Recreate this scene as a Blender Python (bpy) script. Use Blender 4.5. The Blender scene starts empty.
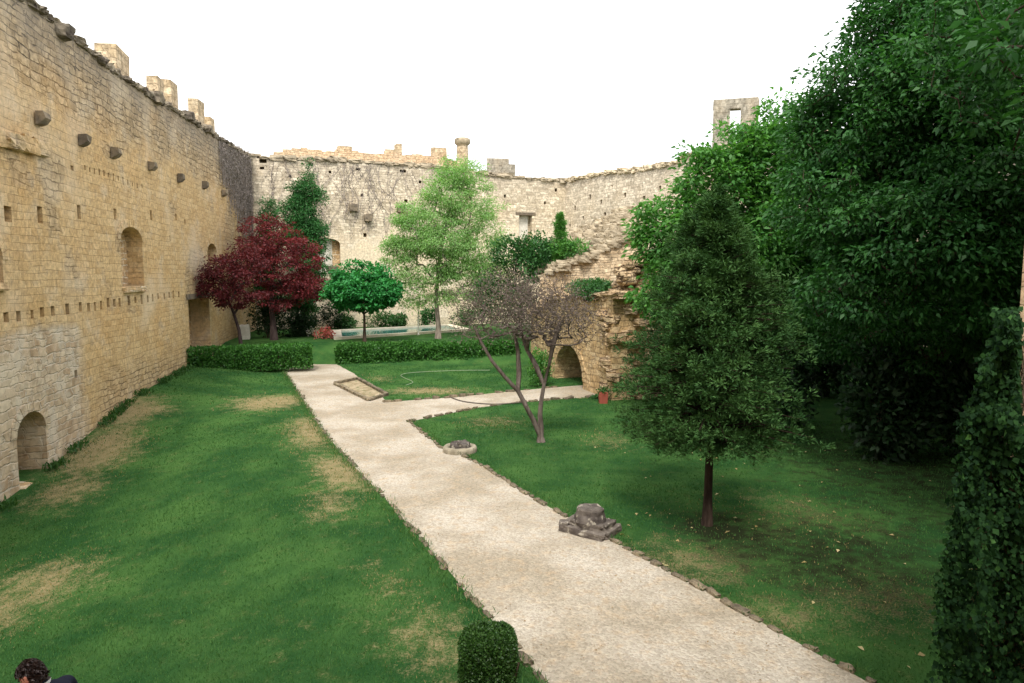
import bpy, bmesh, math, random
import numpy as np
from mathutils import Vector, Matrix, noise as mnoise

random.seed(7)
RNG = np.random.default_rng(7)
scene = bpy.context.scene
COL = scene.collection

# ------------------------------------------------------------------ camera model (metres; camera 5 m above the path)
FPX, CAM_H = 683.0, 5.0
PITCH = math.atan(66.5 / 683)
def ray(px, py):
    u = (px - 512) / FPX; v = -(py - 341.5) / FPX
    return np.array([u, math.cos(PITCH) + v * math.sin(PITCH), -math.sin(PITCH) + v * math.cos(PITCH)])
CAM = np.array([0, 0, CAM_H])
def G(px, py, z=0.0):
    r = ray(px, py); return r * ((z - CAM_H) / r[2]) + CAM
def D(px, py, Y):
    r = ray(px, py); return r * (Y / r[1]) + CAM

# ------------------------------------------------------------------ object helpers
def tag(o, label=None, cat=None, group=None, kind=None):
    if label: o['label'] = label
    if cat: o['category'] = cat
    if group: o['group'] = group
    if kind: o['kind'] = kind
    return o
def link(o, parent=None):
    COL.objects.link(o)
    if parent is not None: o.parent = parent
    return o
def obj(name, me, mat=None, parent=None, loc=None):
    if mat is not None:
        me.materials.clear(); me.materials.append(mat)
    o = bpy.data.objects.new(name, me)
    if loc is not None: o.location = loc
    return link(o, parent)
def empty(name, loc, label, cat, group=None, rz=0):
    o = bpy.data.objects.new(name, None); o.empty_display_size = .3
    o.location = loc; o.rotation_euler.z = rz
    link(o); return tag(o, label, cat, group)
def mesh_np(name, V, F, smooth=False, fattr=None, vattr=None):
    V = np.ascontiguousarray(V, dtype=np.float32); F = np.ascontiguousarray(F, dtype=np.int32)
    m, k = F.shape
    me = bpy.data.meshes.new(name)
    me.vertices.add(len(V)); me.vertices.foreach_set('co', V.ravel())
    me.loops.add(m * k); me.loops.foreach_set('vertex_index', F.ravel())
    me.polygons.add(m)
    me.polygons.foreach_set('loop_start', np.arange(0, m * k, k, dtype=np.int32))
    me.polygons.foreach_set('loop_total', np.full(m, k, dtype=np.int32))
    if smooth: me.polygons.foreach_set('use_smooth', np.ones(m, dtype=bool))
    for a, dom in ((fattr, 'FACE'), (vattr, 'POINT')):
        for n, arr in (a or {}).items():
            at = me.attributes.new(n, 'FLOAT', dom); at.data.foreach_set('value', np.asarray(arr, dtype=np.float32))
    me.update(calc_edges=True)
    return me
class MB:
    """collects vertices and faces for one mesh"""
    def __init__(s): s.v = []; s.f = []
    def add(s, V, F):
        b = len(s.v); s.v += [tuple(map(float, p)) for p in V]; s.f += [tuple(int(i) + b for i in q) for q in F]
    def box(s, lo, hi, jit=0.0):
        x0, y0, z0 = lo; x1, y1, z1 = hi
        V = [(x0,y0,z0),(x1,y0,z0),(x1,y1,z0),(x0,y1,z0),(x0,y0,z1),(x1,y0,z1),(x1,y1,z1),(x0,y1,z1)]
        if jit: V = [tuple(c + random.uniform(-jit, jit) for c in p) for p in V]
        s.add(V, [(0,3,2,1),(4,5,6,7),(0,1,5,4),(1,2,6,5),(2,3,7,6),(3,0,4,7)])
    def tube(s, pts, rad, n=8, cap=True):
        pts = [np.array(p, float) for p in pts]; V = []; F = []; a = None
        for i, p in enumerate(pts):
            d = pts[min(i+1, len(pts)-1)] - pts[max(i-1, 0)]; d /= (np.linalg.norm(d) + 1e-9)
            if a is None: a = np.cross(d, [1.0, 0, 0] if abs(d[2]) > .7 else [0, 0, 1.0])
            a = a - d*np.dot(a, d); a /= np.linalg.norm(a); b = np.cross(d, a)
            r = rad[i] if hasattr(rad, '__len__') else rad
            for k in range(n):
                t = 2*math.pi*k/n; V.append(p + r*(math.cos(t)*a + math.sin(t)*b))
        for i in range(len(pts)-1):
            for k in range(n):
                F.append((i*n+k, i*n+(k+1) % n, (i+1)*n+(k+1) % n, (i+1)*n+k))
        if cap:
            F.append(tuple(range(n))); F.append(tuple(len(V)-1-k for k in range(n)))
        s.add(V, F)
    def lathe(s, prof, n=24, c=(0,0,0)):
        V = []; F = []
        for r, z in prof:
            for k in range(n):
                t = 2*math.pi*k/n; V.append((c[0]+r*math.cos(t), c[1]+r*math.sin(t), c[2]+z))
        for i in range(len(prof)-1):
            for k in range(n): F.append((i*n+k, i*n+(k+1) % n, (i+1)*n+(k+1) % n, (i+1)*n+k))
        s.add(V, F)
    def mesh(s, name, smooth=False):
        me = bpy.data.meshes.new(name); me.from_pydata(s.v, [], s.f); me.validate()
        if smooth: me.polygons.foreach_set('use_smooth', np.ones(len(me.polygons), dtype=bool))
        me.update(); return me
def fix_normals(me):
    bm = bmesh.new(); bm.from_mesh(me); bmesh.ops.recalc_face_normals(bm, faces=bm.faces); bm.to_mesh(me); bm.free(); return me

# unit rock: a subdivided, part-rounded cube
_bm = bmesh.new(); bmesh.ops.create_cube(_bm, size=2.0)
bmesh.ops.subdivide_edges(_bm, edges=_bm.edges[:], cuts=3, use_grid_fill=True)
_bm.verts.ensure_lookup_table()
ROCK_V = np.array([v.co[:] for v in _bm.verts]); ROCK_F = np.array([[v.index for v in f.verts] for f in _bm.faces]); _bm.free()
def rock_pts(size, round_=.45, jit=.09, seed=None):
    r = np.random.default_rng(seed if seed is not None else RNG.integers(1 << 30))
    V = ROCK_V.copy(); n = V / np.linalg.norm(V, axis=1)[:, None] * 1.25
    V = V*(1-round_) + n*round_
    o = r.uniform(0, 50, 3)
    for i, p in enumerate(V):
        V[i] = p * (1 + jit * 2.2 * mnoise.noise(Vector(p*1.1 + o)) + jit * mnoise.noise(Vector(p*2.7 + o)))
    return V * np.array(size) * .5
def add_rock(mb, c, size, rz=0, **k):
    V = rock_pts(size, **k); ca, sa = math.cos(rz), math.sin(rz)
    V = np.stack([V[:,0]*ca - V[:,1]*sa, V[:,0]*sa + V[:,1]*ca, V[:,2]], 1) + np.array(c)
    mb.add(V, ROCK_F)

# ------------------------------------------------------------------ materials
class NT:
    def __init__(s, name):
        s.m = bpy.data.materials.new(name); s.m.use_nodes = True; s.t = s.m.node_tree; s.t.nodes.clear()
        s.out = s.t.nodes.new('ShaderNodeOutputMaterial')
    def n(s, typ, ins=None, **props):
        nd = s.t.nodes.new('ShaderNode' + typ)
        for k, v in props.items(): setattr(nd, k, v)
        for k, v in (ins or {}).items():
            sk = nd.inputs[k]
            if isinstance(v, bpy.types.NodeSocket): s.t.links.new(v, sk)
            else: sk.default_value = v
        return nd
    def math(s, op, a, b=0.0, c=0.0, clamp=False):
        return s.n('Math', {0: a, 1: b, 2: c}, operation=op, use_clamp=clamp).outputs[0]
    def mix(s, fac, a, b, mode='MIX'):
        nd = s.n('Mix', {0: fac}, data_type='RGBA', blend_type=mode)
        for i, v in ((6, a), (7, b)):
            if isinstance(v, bpy.types.NodeSocket): s.t.links.new(v, nd.inputs[i])
            else: nd.inputs[i].default_value = (*v[:3], 1)
        return nd.outputs[2]
    def noise(s, vec, scale, detail=4, rough=.55, out='Fac'):
        return s.n('TexNoise', {'Vector': vec, 'Scale': scale, 'Detail': detail, 'Roughness': rough}).outputs[out]
    def ramp(s, fac, lo, hi, a=0.0, b=1.0):
        return s.n('MapRange', {'Value': fac, 'From Min': lo, 'From Max': hi, 'To Min': a, 'To Max': b}, interpolation_type='SMOOTHSTEP').outputs[0]
    def finish(s, color, rough=.9, bump=None, bstr=.5, bdist=.05, spec=.2, sheen=0):
        b = s.n('BsdfPrincipled', {'Roughness': rough, 'Specular IOR Level': spec})
        if isinstance(color, bpy.types.NodeSocket): s.t.links.new(color, b.inputs['Base Color'])
        else: b.inputs['Base Color'].default_value = (*color[:3], 1)
        if bump is not None:
            bp = s.n('Bump', {'Height': bump, 'Strength': bstr, 'Distance': bdist}); s.t.links.new(bp.outputs[0], b.inputs['Normal'])
        s.t.links.new(b.outputs[0], s.out.inputs[0]); return s.m

def wall_coords(t):
    """object coordinates laid out as (along + depth, height)"""
    tc = t.n('TexCoord').outputs['Object']
    sp = t.n('SeparateXYZ', {0: tc})
    h = t.math('ADD', sp.outputs[0], sp.outputs[1])
    return tc, sp, h
def courses(t, v, cw, ch, c1, c2, mortar, msize, off=.43, sq=.8, fr=3):
    br = t.n('TexBrick', {'Vector': v, 'Color1': (*c1, 1), 'Color2': (*c2, 1), 'Mortar': (*mortar, 1), 'Scale': 1.0,
                          'Mortar Size': msize, 'Mortar Smooth': .6, 'Bias': 0.0, 'Brick Width': cw, 'Row Height': ch}, offset=off, squash=sq, squash_frequency=fr)
    return br.outputs['Color'], br.outputs['Fac']
def wobble(t, tc, h, z, a1, a2, a3=.02):
    n1 = t.n('SeparateXYZ', {0: t.n('TexNoise', {'Vector': tc, 'Scale': .45, 'Detail': 2}).outputs['Color']})
    n2 = t.n('SeparateXYZ', {0: t.n('TexNoise', {'Vector': tc, 'Scale': 2.3, 'Detail': 2}).outputs['Color']})
    n3 = t.n('SeparateXYZ', {0: t.n('TexNoise', {'Vector': tc, 'Scale': 9.0, 'Detail': 2}).outputs['Color']})
    def off(i): 
        s_ = t.math('MULTIPLY', t.math('SUBTRACT', n1.outputs[i], .5), a1)
        s_ = t.math('MULTIPLY_ADD', t.math('SUBTRACT', n2.outputs[i], .5), a2, s_)
        return t.math('MULTIPLY_ADD', t.math('SUBTRACT', n3.outputs[i], .5), a3, s_)
    return t.n('CombineXYZ', {0: t.math('ADD', h, t.math('MULTIPLY', off(0), 1.6)), 1: t.math('ADD', z, t.math('MULTIPLY', off(1), .5))}).outputs[0]
def ashlar(t, tc, h, z, cw, ch, c1, c2, mortar, msize=.012, wob=.05):
    """squared stone laid in courses of two sizes, joints that fade in and out"""
    v = wobble(t, tc, h, z, .35, .09, .035)
    ca, fa = courses(t, v, cw, ch, c1, c2, c1, msize)
    cb, fb = courses(t, v, cw*.68, ch*.78, c2, c1, c1, msize, .37, 1.3, 4)
    m = t.ramp(t.noise(tc, .33, 2), .47, .52)
    col = t.mix(m, ca, cb); f = t.mix(m, fa, fb)
    vis = t.ramp(t.noise(tc, 1.1, 4, .65), .36, .62)
    f = t.math('MULTIPLY', t.n('SeparateXYZ', {0: f}).outputs[0], t.math('MULTIPLY_ADD', vis, .62, .12))
    return t.mix(f, col, mortar), f
def rubble(t, tc, sp, h, z, sx, sz, c1, c2, mortar, edge=.08):
    """small roughly coursed stones with uneven, partly open joints"""
    v = wobble(t, tc, h, z, .6, .30, .12)
    ca, fa = courses(t, v, sx*1.15, sz*.82, c1, c2, c1, edge*.19, .41, .7, 2)
    cb, fb = courses(t, v, sx*.72, sz*.58, c2, c1, c1, edge*.16, .33, 1.4, 3)
    m = t.ramp(t.noise(tc, .8, 2), .46, .54)
    col = t.mix(m, ca, cb); f = t.mix(m, fa, fb)
    vis = t.ramp(t.noise(tc, 1.9, 4, .7), .34, .60)
    f = t.math('MULTIPLY', t.n('SeparateXYZ', {0: f}).outputs[0], t.math('MULTIPLY_ADD', vis, .85, .15))
    n6 = t.noise(tc, 3.4, 3, .6)
    col = t.mix(.75, col, t.mix(t.ramp(n6, .3, .7), (.62,.60,.56), (1.32,1.30,1.26)), 'MULTIPLY')
    return t.mix(f, col, mortar), f
def weather(t, tc, sp, col, amt=.5, dark=(.10,.085,.065), warm=(.52,.34,.16)):
    n1 = t.noise(tc, .35, 5); n2 = t.noise(tc, 1.6, 6, .68); n3 = t.noise(tc, 7, 5, .72); n7 = t.noise(tc, .8, 4, .6)
    col = t.mix(t.math('MULTIPLY', t.ramp(n1, .46, .70), amt*.6), col, warm)
    col = t.mix(t.math('MULTIPLY', t.ramp(n7, .52, .70), amt*.7), col, (.62,.54,.42))
    col = t.mix(t.math('MULTIPLY', t.ramp(n2, .55, .74), amt*.8), col, dark)
    # soiling drawn out downwards
    st = t.n('Mapping', {'Vector': tc, 'Scale': (1.3, 1.3, .12)}).outputs[0]
    n4 = t.noise(st, 1.1, 5, .6)
    col = t.mix(t.math('MULTIPLY', t.ramp(n4, .55, .8), amt*.5), col, dark)
    col = t.mix(.8, col, t.mix(t.ramp(n3, .28, .72), (.60,.58,.55), (1.36,1.33,1.28)), 'MULTIPLY')
    pit = t.ramp(t.noise(tc, 13, 3, .6), .66, .72)      # open joints and weathered pits
    col = t.mix(t.math('MULTIPLY', pit, .7), col, (.09,.07,.05))
    return col, t.math('SUBTRACT', t.math('ADD', t.math('MULTIPLY', n2, .6), t.math('MULTIPLY', n3, .6)), t.math('MULTIPLY', pit, .5))

def mat_left_wall():
    t = NT('tan castle masonry'); tc, sp, h = wall_coords(t); z = sp.outputs[2]; x = sp.outputs[0]
    nz = t.noise(tc, .5, 4); nzs = t.math('MULTIPLY', t.math('SUBTRACT', nz, .5), 4.0)
    a, fa = ashlar(t, tc, h, z, .52, .27, (.49,.34,.170), (.60,.445,.25), (.38,.28,.16), .011, .05)
    b, fb = rubble(t, tc, sp, h, z, .62, .34, (.34,.26,.16), (.50,.40,.27), (.10,.08,.06), .15)
    c, fc = rubble(t, tc, sp, h, z, .50, .36, (.40,.29,.19), (.58,.49,.37), (.58,.51,.41), .16)
    d, fd = rubble(t, tc, sp, h, z, .46, .30, (.42,.29,.15), (.56,.43,.27), (.16,.12,.08), .14)
    zt = t.math('ADD', z, nzs)
    mt = t.math('MAXIMUM', t.ramp(zt, 9.5, 11.0), t.math('MULTIPLY', t.ramp(t.noise(tc, .22, 4, .6), .55, .60), .75))
    col = t.mix(mt, a, b); f = t.mix(mt, fa, fb)
    col, bp = weather(t, tc, sp, col, .62, (.17,.125,.08), (.56,.35,.15))
    # a patched area of pale lime-jointed rubble low down at the near end
    ml = t.math('MULTIPLY', t.ramp(t.math('ADD', z, t.math('MULTIPLY', nzs, .15)), 3.3, 3.6, 1, 0), t.ramp(t.math('ADD', x, t.math('MULTIPLY', nzs, .35)), LIMEX-.5, LIMEX+.5, 1, 0))
    c = t.mix(t.math('MULTIPLY', t.ramp(t.noise(tc, 1.3, 4), .5, .62), .5), c, (.62,.57,.48))
    col = t.mix(t.math('MULTIPLY', ml, .9), col, c); f = t.mix(ml, f, fc)
    md = t.ramp(t.math('ADD', z, t.math('MULTIPLY', nzs, .6)), 1.0, 2.0, 1, 0)
    md = t.math('MULTIPLY', md, t.ramp(x, LIMEX, LIMEX+2))
    col = t.mix(t.math('MULTIPLY', md, .85), col, d); f = t.mix(md, f, fd)
    # paler bleached bands and grey lichened top courses
    col = t.mix(t.math('MULTIPLY', t.ramp(t.noise(tc, .28, 3), .5, .68), .45), col, (.66,.56,.42))
    mg = t.math('MULTIPLY', t.ramp(t.math('ADD', z, t.math('MULTIPLY', nzs, .8)), 10.9, 12.9), .62)
    col = t.mix(mg, col, t.mix(t.noise(tc, 2.5, 5, .7), (.12,.105,.09), (.34,.30,.25)))
    hgt = t.math('SUBTRACT', t.math('MULTIPLY', bp, .5), f)
    return t.finish(col, .92, hgt, .75, .05, .12)
def mat_pale_wall(name, c1, c2, mortar, topdark=.6, ztop=12.6, plaster=True, cw=.5, ch=.27):
    t = NT(name); tc, sp, h = wall_coords(t); z = sp.outputs[2]
    nz = t.noise(tc, .3, 5); nzs = t.math('MULTIPLY', t.math('SUBTRACT', nz, .5), 7.0)
    a, fa = ashlar(t, tc, h, z, cw, ch, c1, c2, mortar, .02, .07)
    b, fb = rubble(t, tc, sp, h, z, .6, .32, tuple(v*.72 for v in c1), tuple(v*1.0 for v in c2), tuple(v*.58 for v in c1), .11)
    mt = t.ramp(t.math('ADD', z, nzs), 7.6, 9.4)
    col = t.mix(mt, a, b); f = t.mix(mt, fa, fb)
    if plaster:
        pl = t.ramp(t.math('ADD', z, t.math('MULTIPLY', nzs, .9)), 9.0, 8.0)
        n5 = t.ramp(t.noise(tc, .55, 4), .42, .55)
        mp = t.math('MULTIPLY', pl, t.math('MULTIPLY', n5, .8))
        col = t.mix(mp, col, (.72,.62,.46)); f = t.math('MULTIPLY', f, t.math('SUBTRACT', 1.0, mp))
    col, bp = weather(t, tc, sp, col, .40, (.28,.235,.185), (.68,.52,.33))
    mg = t.math('MULTIPLY', t.ramp(t.math('ADD', z, t.math('MULTIPLY', nzs, .45)), ztop-3.2, ztop), topdark)
    col = t.mix(mg, col, t.mix(t.noise(tc, 1.6, 5, .7), (.17,.145,.12), (.46,.40,.33)))
    hgt = t.math('SUBTRACT', t.math('MULTIPLY', bp, .6), f)
    return t.finish(col, .92, hgt, .55, .05, .1)
def mat_rubble(name, c1, c2, mortar, sx=.4, sz=.25, edge=.1, amt=.5, bdist=.08):
    t = NT(name); tc, sp, h = wall_coords(t); z = sp.outputs[2]
    b, fb = rubble(t, tc, sp, h, z, sx, sz, c1, c2, mortar, edge)
    col, bp = weather(t, tc, sp, b, amt)
    return t.finish(col, .93, t.math('SUBTRACT', t.math('MULTIPLY', bp, .7), fb), .9, bdist, .1)
def mat_stone(name, c1, c2, scale=3.0, rough=.92, lichen=None, bdist=.03, spec=.15):
    t = NT(name); tc = t.n('TexCoord').outputs['Object']
    ri = t.n('ObjectInfo').outputs['Random']
    n1 = t.noise(tc, scale, 6, .62); n2 = t.noise(tc, scale*7, 4, .7)
    col = t.mix(t.ramp(n1, .32, .68), c1, c2)
    col = t.mix(.6, col, t.mix(n2, (.55,.55,.55), (1.4,1.4,1.4)), 'MULTIPLY')
    col = t.mix(1.0, col, t.mix(ri, (.75,.75,.75), (1.2,1.18,1.12)), 'MULTIPLY')
    if lichen: col = t.mix(t.ramp(t.noise(tc, scale*1.8, 5), .56, .66), col, lichen)
    return t.finish(col, rough, t.math('ADD', n1, t.math('MULTIPLY', n2, .4)), .8, bdist, spec)
def mat_leaf(name, c1, c2, trans=.3, rough=.55, spec=.35, c3=None):
    t = NT(name)
    at = t.n('Attribute', attribute_name='tone').outputs['Fac']
    col = t.mix(at, c1, c2)
    if c3: col = t.mix(t.ramp(at, .93, .97), col, c3)
    b = t.n('BsdfPrincipled', {'Base Color': col, 'Roughness': rough, 'Specular IOR Level': spec})
    tr = t.n('BsdfTranslucent', {'Color': t.mix(1.0, col, (1.25,1.35,.7), 'MULTIPLY')})
    mx = t.n('MixShader', {0: trans, 1: b.outputs[0], 2: tr.outputs[0]})
    t.t.links.new(mx.outputs[0], t.out.inputs[0]); return t.m
def mat_bark(name, c1, c2, scale=9):
    t = NT(name); tc = t.n('TexCoord').outputs['Object']
    mp = t.n('Mapping', {'Vector': tc, 'Scale': (1, 1, .22)}).outputs[0]
    n1 = t.noise(mp, scale, 6, .65); n2 = t.noise(tc, scale*3, 4, .6)
    col = t.mix(t.ramp(n1, .35, .68), c1, c2)
    return t.finish(col, .95, t.math('ADD', n1, t.math('MULTIPLY', n2, .3)), .9, .03, .1)
def mat_plain(name, c, rough=.7, spec=.3, var=.25, scale=6):
    t = NT(name); tc = t.n('TexCoord').outputs['Object']
    n1 = t.noise(tc, scale, 5, .6)
    col = t.mix(n1, tuple(v*(1-var) for v in c), tuple(v*(1+var) for v in c))
    return t.finish(col, rough, n1, .2, .01, spec)

def mat_ground():
    t = NT('lawn'); tc = t.n('TexCoord').outputs['Object']
    dry = t.n('Attribute', attribute_name='dry').outputs['Fac']
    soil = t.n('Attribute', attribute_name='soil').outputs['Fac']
    n1 = t.noise(tc, .55, 5, .6); n2 = t.noise(tc, 3.1, 5, .62); n3 = t.noise(tc, 26, 4, .7); n4 = t.noise(tc, 90, 3, .7)
    g = t.mix(t.ramp(n1, .35, .68), (.026,.092,.025), (.074,.172,.043))
    g = t.mix(t.math('MULTIPLY', t.ramp(n2, .5, .72), .55), g, (.075,.135,.035))
    straw = t.mix(n2, (.30,.23,.11), (.42,.34,.19))
    m = t.math('MULTIPLY', t.ramp(t.math('ADD', dry, t.math('MULTIPLY', t.math('SUBTRACT', t.math('ADD', n2, n3), 1.0), 1.5)), .22, 1.0), .9)
    col = t.mix(m, g, straw)
    col = t.mix(t.ramp(t.math('ADD', soil, t.math('MULTIPLY', t.math('SUBTRACT', n2, .5), 1.2)), .3, .8), col, (.026,.036,.015))  # part bare earth, part tree shade painted into the turf colour
    col = t.mix(.75, col, t.mix(n3, (.55,.55,.55), (1.45,1.45,1.45)), 'MULTIPLY')
    col = t.mix(.6, col, t.mix(n4, (.5,.5,.5), (1.5,1.5,1.5)), 'MULTIPLY')
    return t.finish(col, .95, t.math('ADD', n3, n4), .9, .05, .05)
def mat_gravel():
    t = NT('pale gravel'); tc = t.n('TexCoord').outputs['Object']
    n1 = t.noise(tc, .5, 5, .6); n2 = t.noise(tc, 4.0, 5, .65); n3 = t.noise(tc, 30, 4, .75)
    vo = t.n('TexVoronoi', {'Vector': tc, 'Scale': 28.0}, feature='F1')
    r = t.n('SeparateXYZ', {0: vo.outputs['Color']}).outputs[0]
    col = t.mix(t.ramp(n1, .36, .66), (.33,.285,.215), (.475,.43,.36))
    col = t.mix(t.math('MULTIPLY', t.ramp(n2, .46, .70), .62), col, (.40,.30,.19))
    col = t.mix(.55, col, t.mix(r, (.62,.60,.58), (1.3,1.3,1.3)), 'MULTIPLY')
    col = t.mix(t.math('MULTIPLY', t.ramp(n3, .58, .68), .75), col, (.22,.15,.09))
    return t.finish(col, .95, t.math('ADD', t.math('SUBTRACT', 1.0, vo.outputs['Distance']), n3), .7, .03, .1)
def mat_water():
    t = NT('pool water'); tc = t.n('TexCoord').outputs['Object']
    n1 = t.noise(tc, 2.5, 3)
    return t.finish((.05,.17,.15), .06, n1, .12, .03, .5)

WALL_A, WALL_B = -10.3617, -0.168
LIMEX = 16.6
M = dict(
    left=mat_left_wall(),
    back=mat_pale_wall('pale castle masonry', (.61,.53,.41), (.76,.69,.57), (.52,.45,.35), .36, 14.1),
    right=mat_pale_wall('pale rubble masonry', (.63,.55,.44), (.77,.70,.59), (.54,.47,.38), .18, 13.6),
    far=mat_rubble('orange tan masonry', (.58,.42,.28), (.68,.53,.38), (.52,.38,.26), .5, .3, .08, .25),
    ruin=mat_rubble('ochre rubble', (.46,.33,.18), (.60,.48,.31), (.34,.25,.15), .42, .30, .12, .35),
    core=mat_rubble('broken rubble core', (.40,.29,.18), (.56,.45,.31), (.13,.09,.06), .34, .24, .16, .55, .14),
    infill=mat_rubble('tan infill blocks', (.44,.30,.16), (.56,.42,.26), (.68,.60,.46), .62, .42, .24, .3, .03),
    gable=mat_rubble('pale gable rubble', (.48,.37,.25), (.64,.54,.40), (.33,.26,.18), .4, .25, .10, .6, .1),
    tower=mat_rubble('grey turret blocks', (.27,.255,.22), (.37,.35,.305), (.22,.19,.15), .6, .4, .05, .4, .03),
    keep=mat_rubble('buff wall stones', (.42,.31,.21), (.5,.39,.28), (.3,.24,.17), .4, .25, .06, .4, .03),
    merlon=mat_rubble('merlon stone', (.42,.33,.22), (.58,.48,.35), (.25,.19,.13), .6, .4, .08, .5, .03),
    lichen=mat_stone('lichened grey stone', (.13,.11,.09), (.30,.26,.20), 2.2, .95, (.07,.055,.045), .06),
    capstone=mat_stone('pale broken cap stone', (.30,.25,.18), (.52,.44,.32), 1.6, .95, (.17,.14,.10), .06),
    dirt=mat_stone('earthy gravel', (.20,.16,.09), (.40,.33,.23), 2.5, .95, (.10,.13,.05)), dark=mat_stone('weathered dark stone', (.060,.050,.046), (.155,.135,.12), 4, .95, (.30,.27,.22), .03),
    edge=mat_stone('edging stone', (.085,.07,.05), (.27,.22,.155), 5, .95, (.05,.07,.03), .03),
    well=mat_stone('worn grey stone', (.20,.175,.13), (.36,.32,.245), 4, .93, (.14,.13,.09), .02),
    coping=mat_stone('pale pool kerb', (.58,.52,.42), (.68,.63,.53), 1.5, .8),
    white=mat_stone('whitish stone', (.50,.48,.43), (.66,.64,.59), 2),
    corbel=mat_stone('sooty corbel stone', (.13,.11,.09), (.26,.21,.15), 3),
    hole=mat_stone('dark brown stone', (.10,.075,.05), (.16,.12,.08), 3),  # dark brown tone for one window infill, the buttress and basin soil
    ground=mat_ground(), gravel=mat_gravel(), water=mat_water(),
    bark=mat_bark('brown bark', (.05,.035,.025), (.12,.09,.065)),
    barkgrey=mat_bark('grey bark', (.12,.10,.08), (.26,.22,.18)),
    barkpine=mat_bark('red brown bark', (.020,.013,.010), (.055,.038,.029)),
    barkbud=mat_bark('pinkish grey bark', (.085,.066,.056), (.19,.155,.135)), barkred=mat_bark('purplish bark', (.03,.02,.02), (.075,.055,.05)),
    terra=mat_plain('terracotta', (.30,.075,.05), .8),
    hose=mat_plain('dull rubber', (.09,.075,.06), .6), hosew=mat_plain('pale rubber', (.30,.36,.24), .6), vine=mat_bark('grey vine', (.23,.20,.18), (.42,.37,.34)),
    pole=mat_plain('white paint', (.72,.70,.62), .5),
    skin=mat_plain('skin', (.42,.17,.12), .55, .35, .12), hair=mat_plain('dark brown hair', (.018,.009,.007), .5, .4, .4, 40),
    jacket=mat_plain('navy cloth', (.012,.014,.024), .9, .1), trousers=mat_plain('grey cloth', (.06,.06,.07), .9, .1), collar=mat_plain('white cloth', (.75,.75,.72), .9, .1, .05), eye=mat_plain('eye dark', (.02,.015,.012), .3),
)
L = dict(
    walnut=mat_leaf('walnut leaf', (.015,.076,.018), (.052,.170,.034), .30),
    bright=mat_leaf('fresh green leaf', (.040,.155,.032), (.115,.30,.055), .36),
    pine=mat_leaf('dull evergreen needles', (.016,.064,.017), (.072,.155,.040), .15, .7, .2),
    maple=mat_leaf('wine red leaf', (.065,.011,.015), (.25,.034,.041), .32),
    maplered=mat_leaf('dark wine leaf', (.050,.010,.014), (.185,.027,.033), .30),
    robinia=mat_leaf('pale green leaf', (.14,.31,.085), (.31,.50,.18), .4),
    globe=mat_leaf('emerald leaf', (.022,.17,.045), (.055,.31,.075), .3),
    conifer=mat_leaf('deep green needles', (.018,.095,.022), (.045,.18,.038), .2, .6),
    redbud=mat_leaf('dull purple grey leaf', (.11,.082,.080), (.20,.165,.145), .25, .8, .1, (.12,.18,.06)),
    hedge=mat_leaf('hedge leaf', (.022,.095,.016), (.075,.23,.035), .28),
    box=mat_leaf('box leaf', (.018,.060,.012), (.055,.125,.022), .2, .45, .4),
    shrub=mat_leaf('shrub leaf', (.020,.085,.022), (.055,.17,.040), .28),
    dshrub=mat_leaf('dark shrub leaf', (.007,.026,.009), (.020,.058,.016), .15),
    ivy=mat_leaf('ivy leaf', (.005,.022,.007), (.026,.075,.018), .2, .75, .12, (.08,.19,.05)),
    divy=mat_leaf('dark ivy leaf', (.008,.028,.010), (.02,.055,.017), .15),
    dry=mat_leaf('dry vine stem', (.20,.17,.155), (.38,.33,.30), .1, .9, .05),
    grass=mat_leaf('grass blade', (.024,.098,.024), (.092,.200,.050), .3, .6, .2, (.30,.24,.11)),
    weed=mat_leaf('weed leaf', (.025,.085,.02), (.06,.15,.03), .3),
    rose=mat_leaf('red flower petal', (.45,.05,.06), (.6,.22,.2), .3),
    wrose=mat_leaf('white flower petal', (.6,.55,.5), (.75,.7,.68), .3),
    fallen=mat_leaf('fallen yellow leaf', (.30,.22,.08), (.5,.42,.22), .2),
    gravelbits=mat_leaf('dead leaf litter', (.16,.10,.05), (.30,.2,.1), .1, .9, .05),
    curly=mat_leaf('hair strand', (.016,.008,.006), (.035,.016,.012), .05, .45, .4),
)

# ------------------------------------------------------------------ terrain
WALL_A, WALL_B = -10.3617, -0.168
PATH_L = np.array([G(*q)[:2] for q in [(284,369.5),(304,401),(326,435),(372,485),(419,536),(489,619),(545,683)]])
PATH_L = np.vstack([[-12.9, 37.9], PATH_L, [1.0, 6.6], [1.9, 4.8]])
def interp_path_left(Y): return np.interp(Y, PATH_L[::-1, 1], PATH_L[::-1, 0])
def sstep(a, b, x):
    t = np.clip((x-a)/(b-a), 0, 1); return t*t*(3-2*t)
def ground_z(X, Y):
    X = np.asarray(X, float); Y = np.asarray(Y, float)
    zw = np.interp(Y, [0, 12, 17, 20, 26, 33, 40], [-1.15, -1.15, -.93, -.64, .26, .48, .5])
    xl = interp_path_left(Y) - .25; xw = WALL_A + WALL_B*Y
    t = sstep(0, 1, (xl - X) / np.maximum(xl - xw, .5))
    z = zw * t
    ramp = sstep(38.0, 41.0, Y) * (1 - sstep(4, 8, X))
    return z*(1-ramp) + 1.0*ramp
def gz(x, y): return float(ground_z(x, y))

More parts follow.
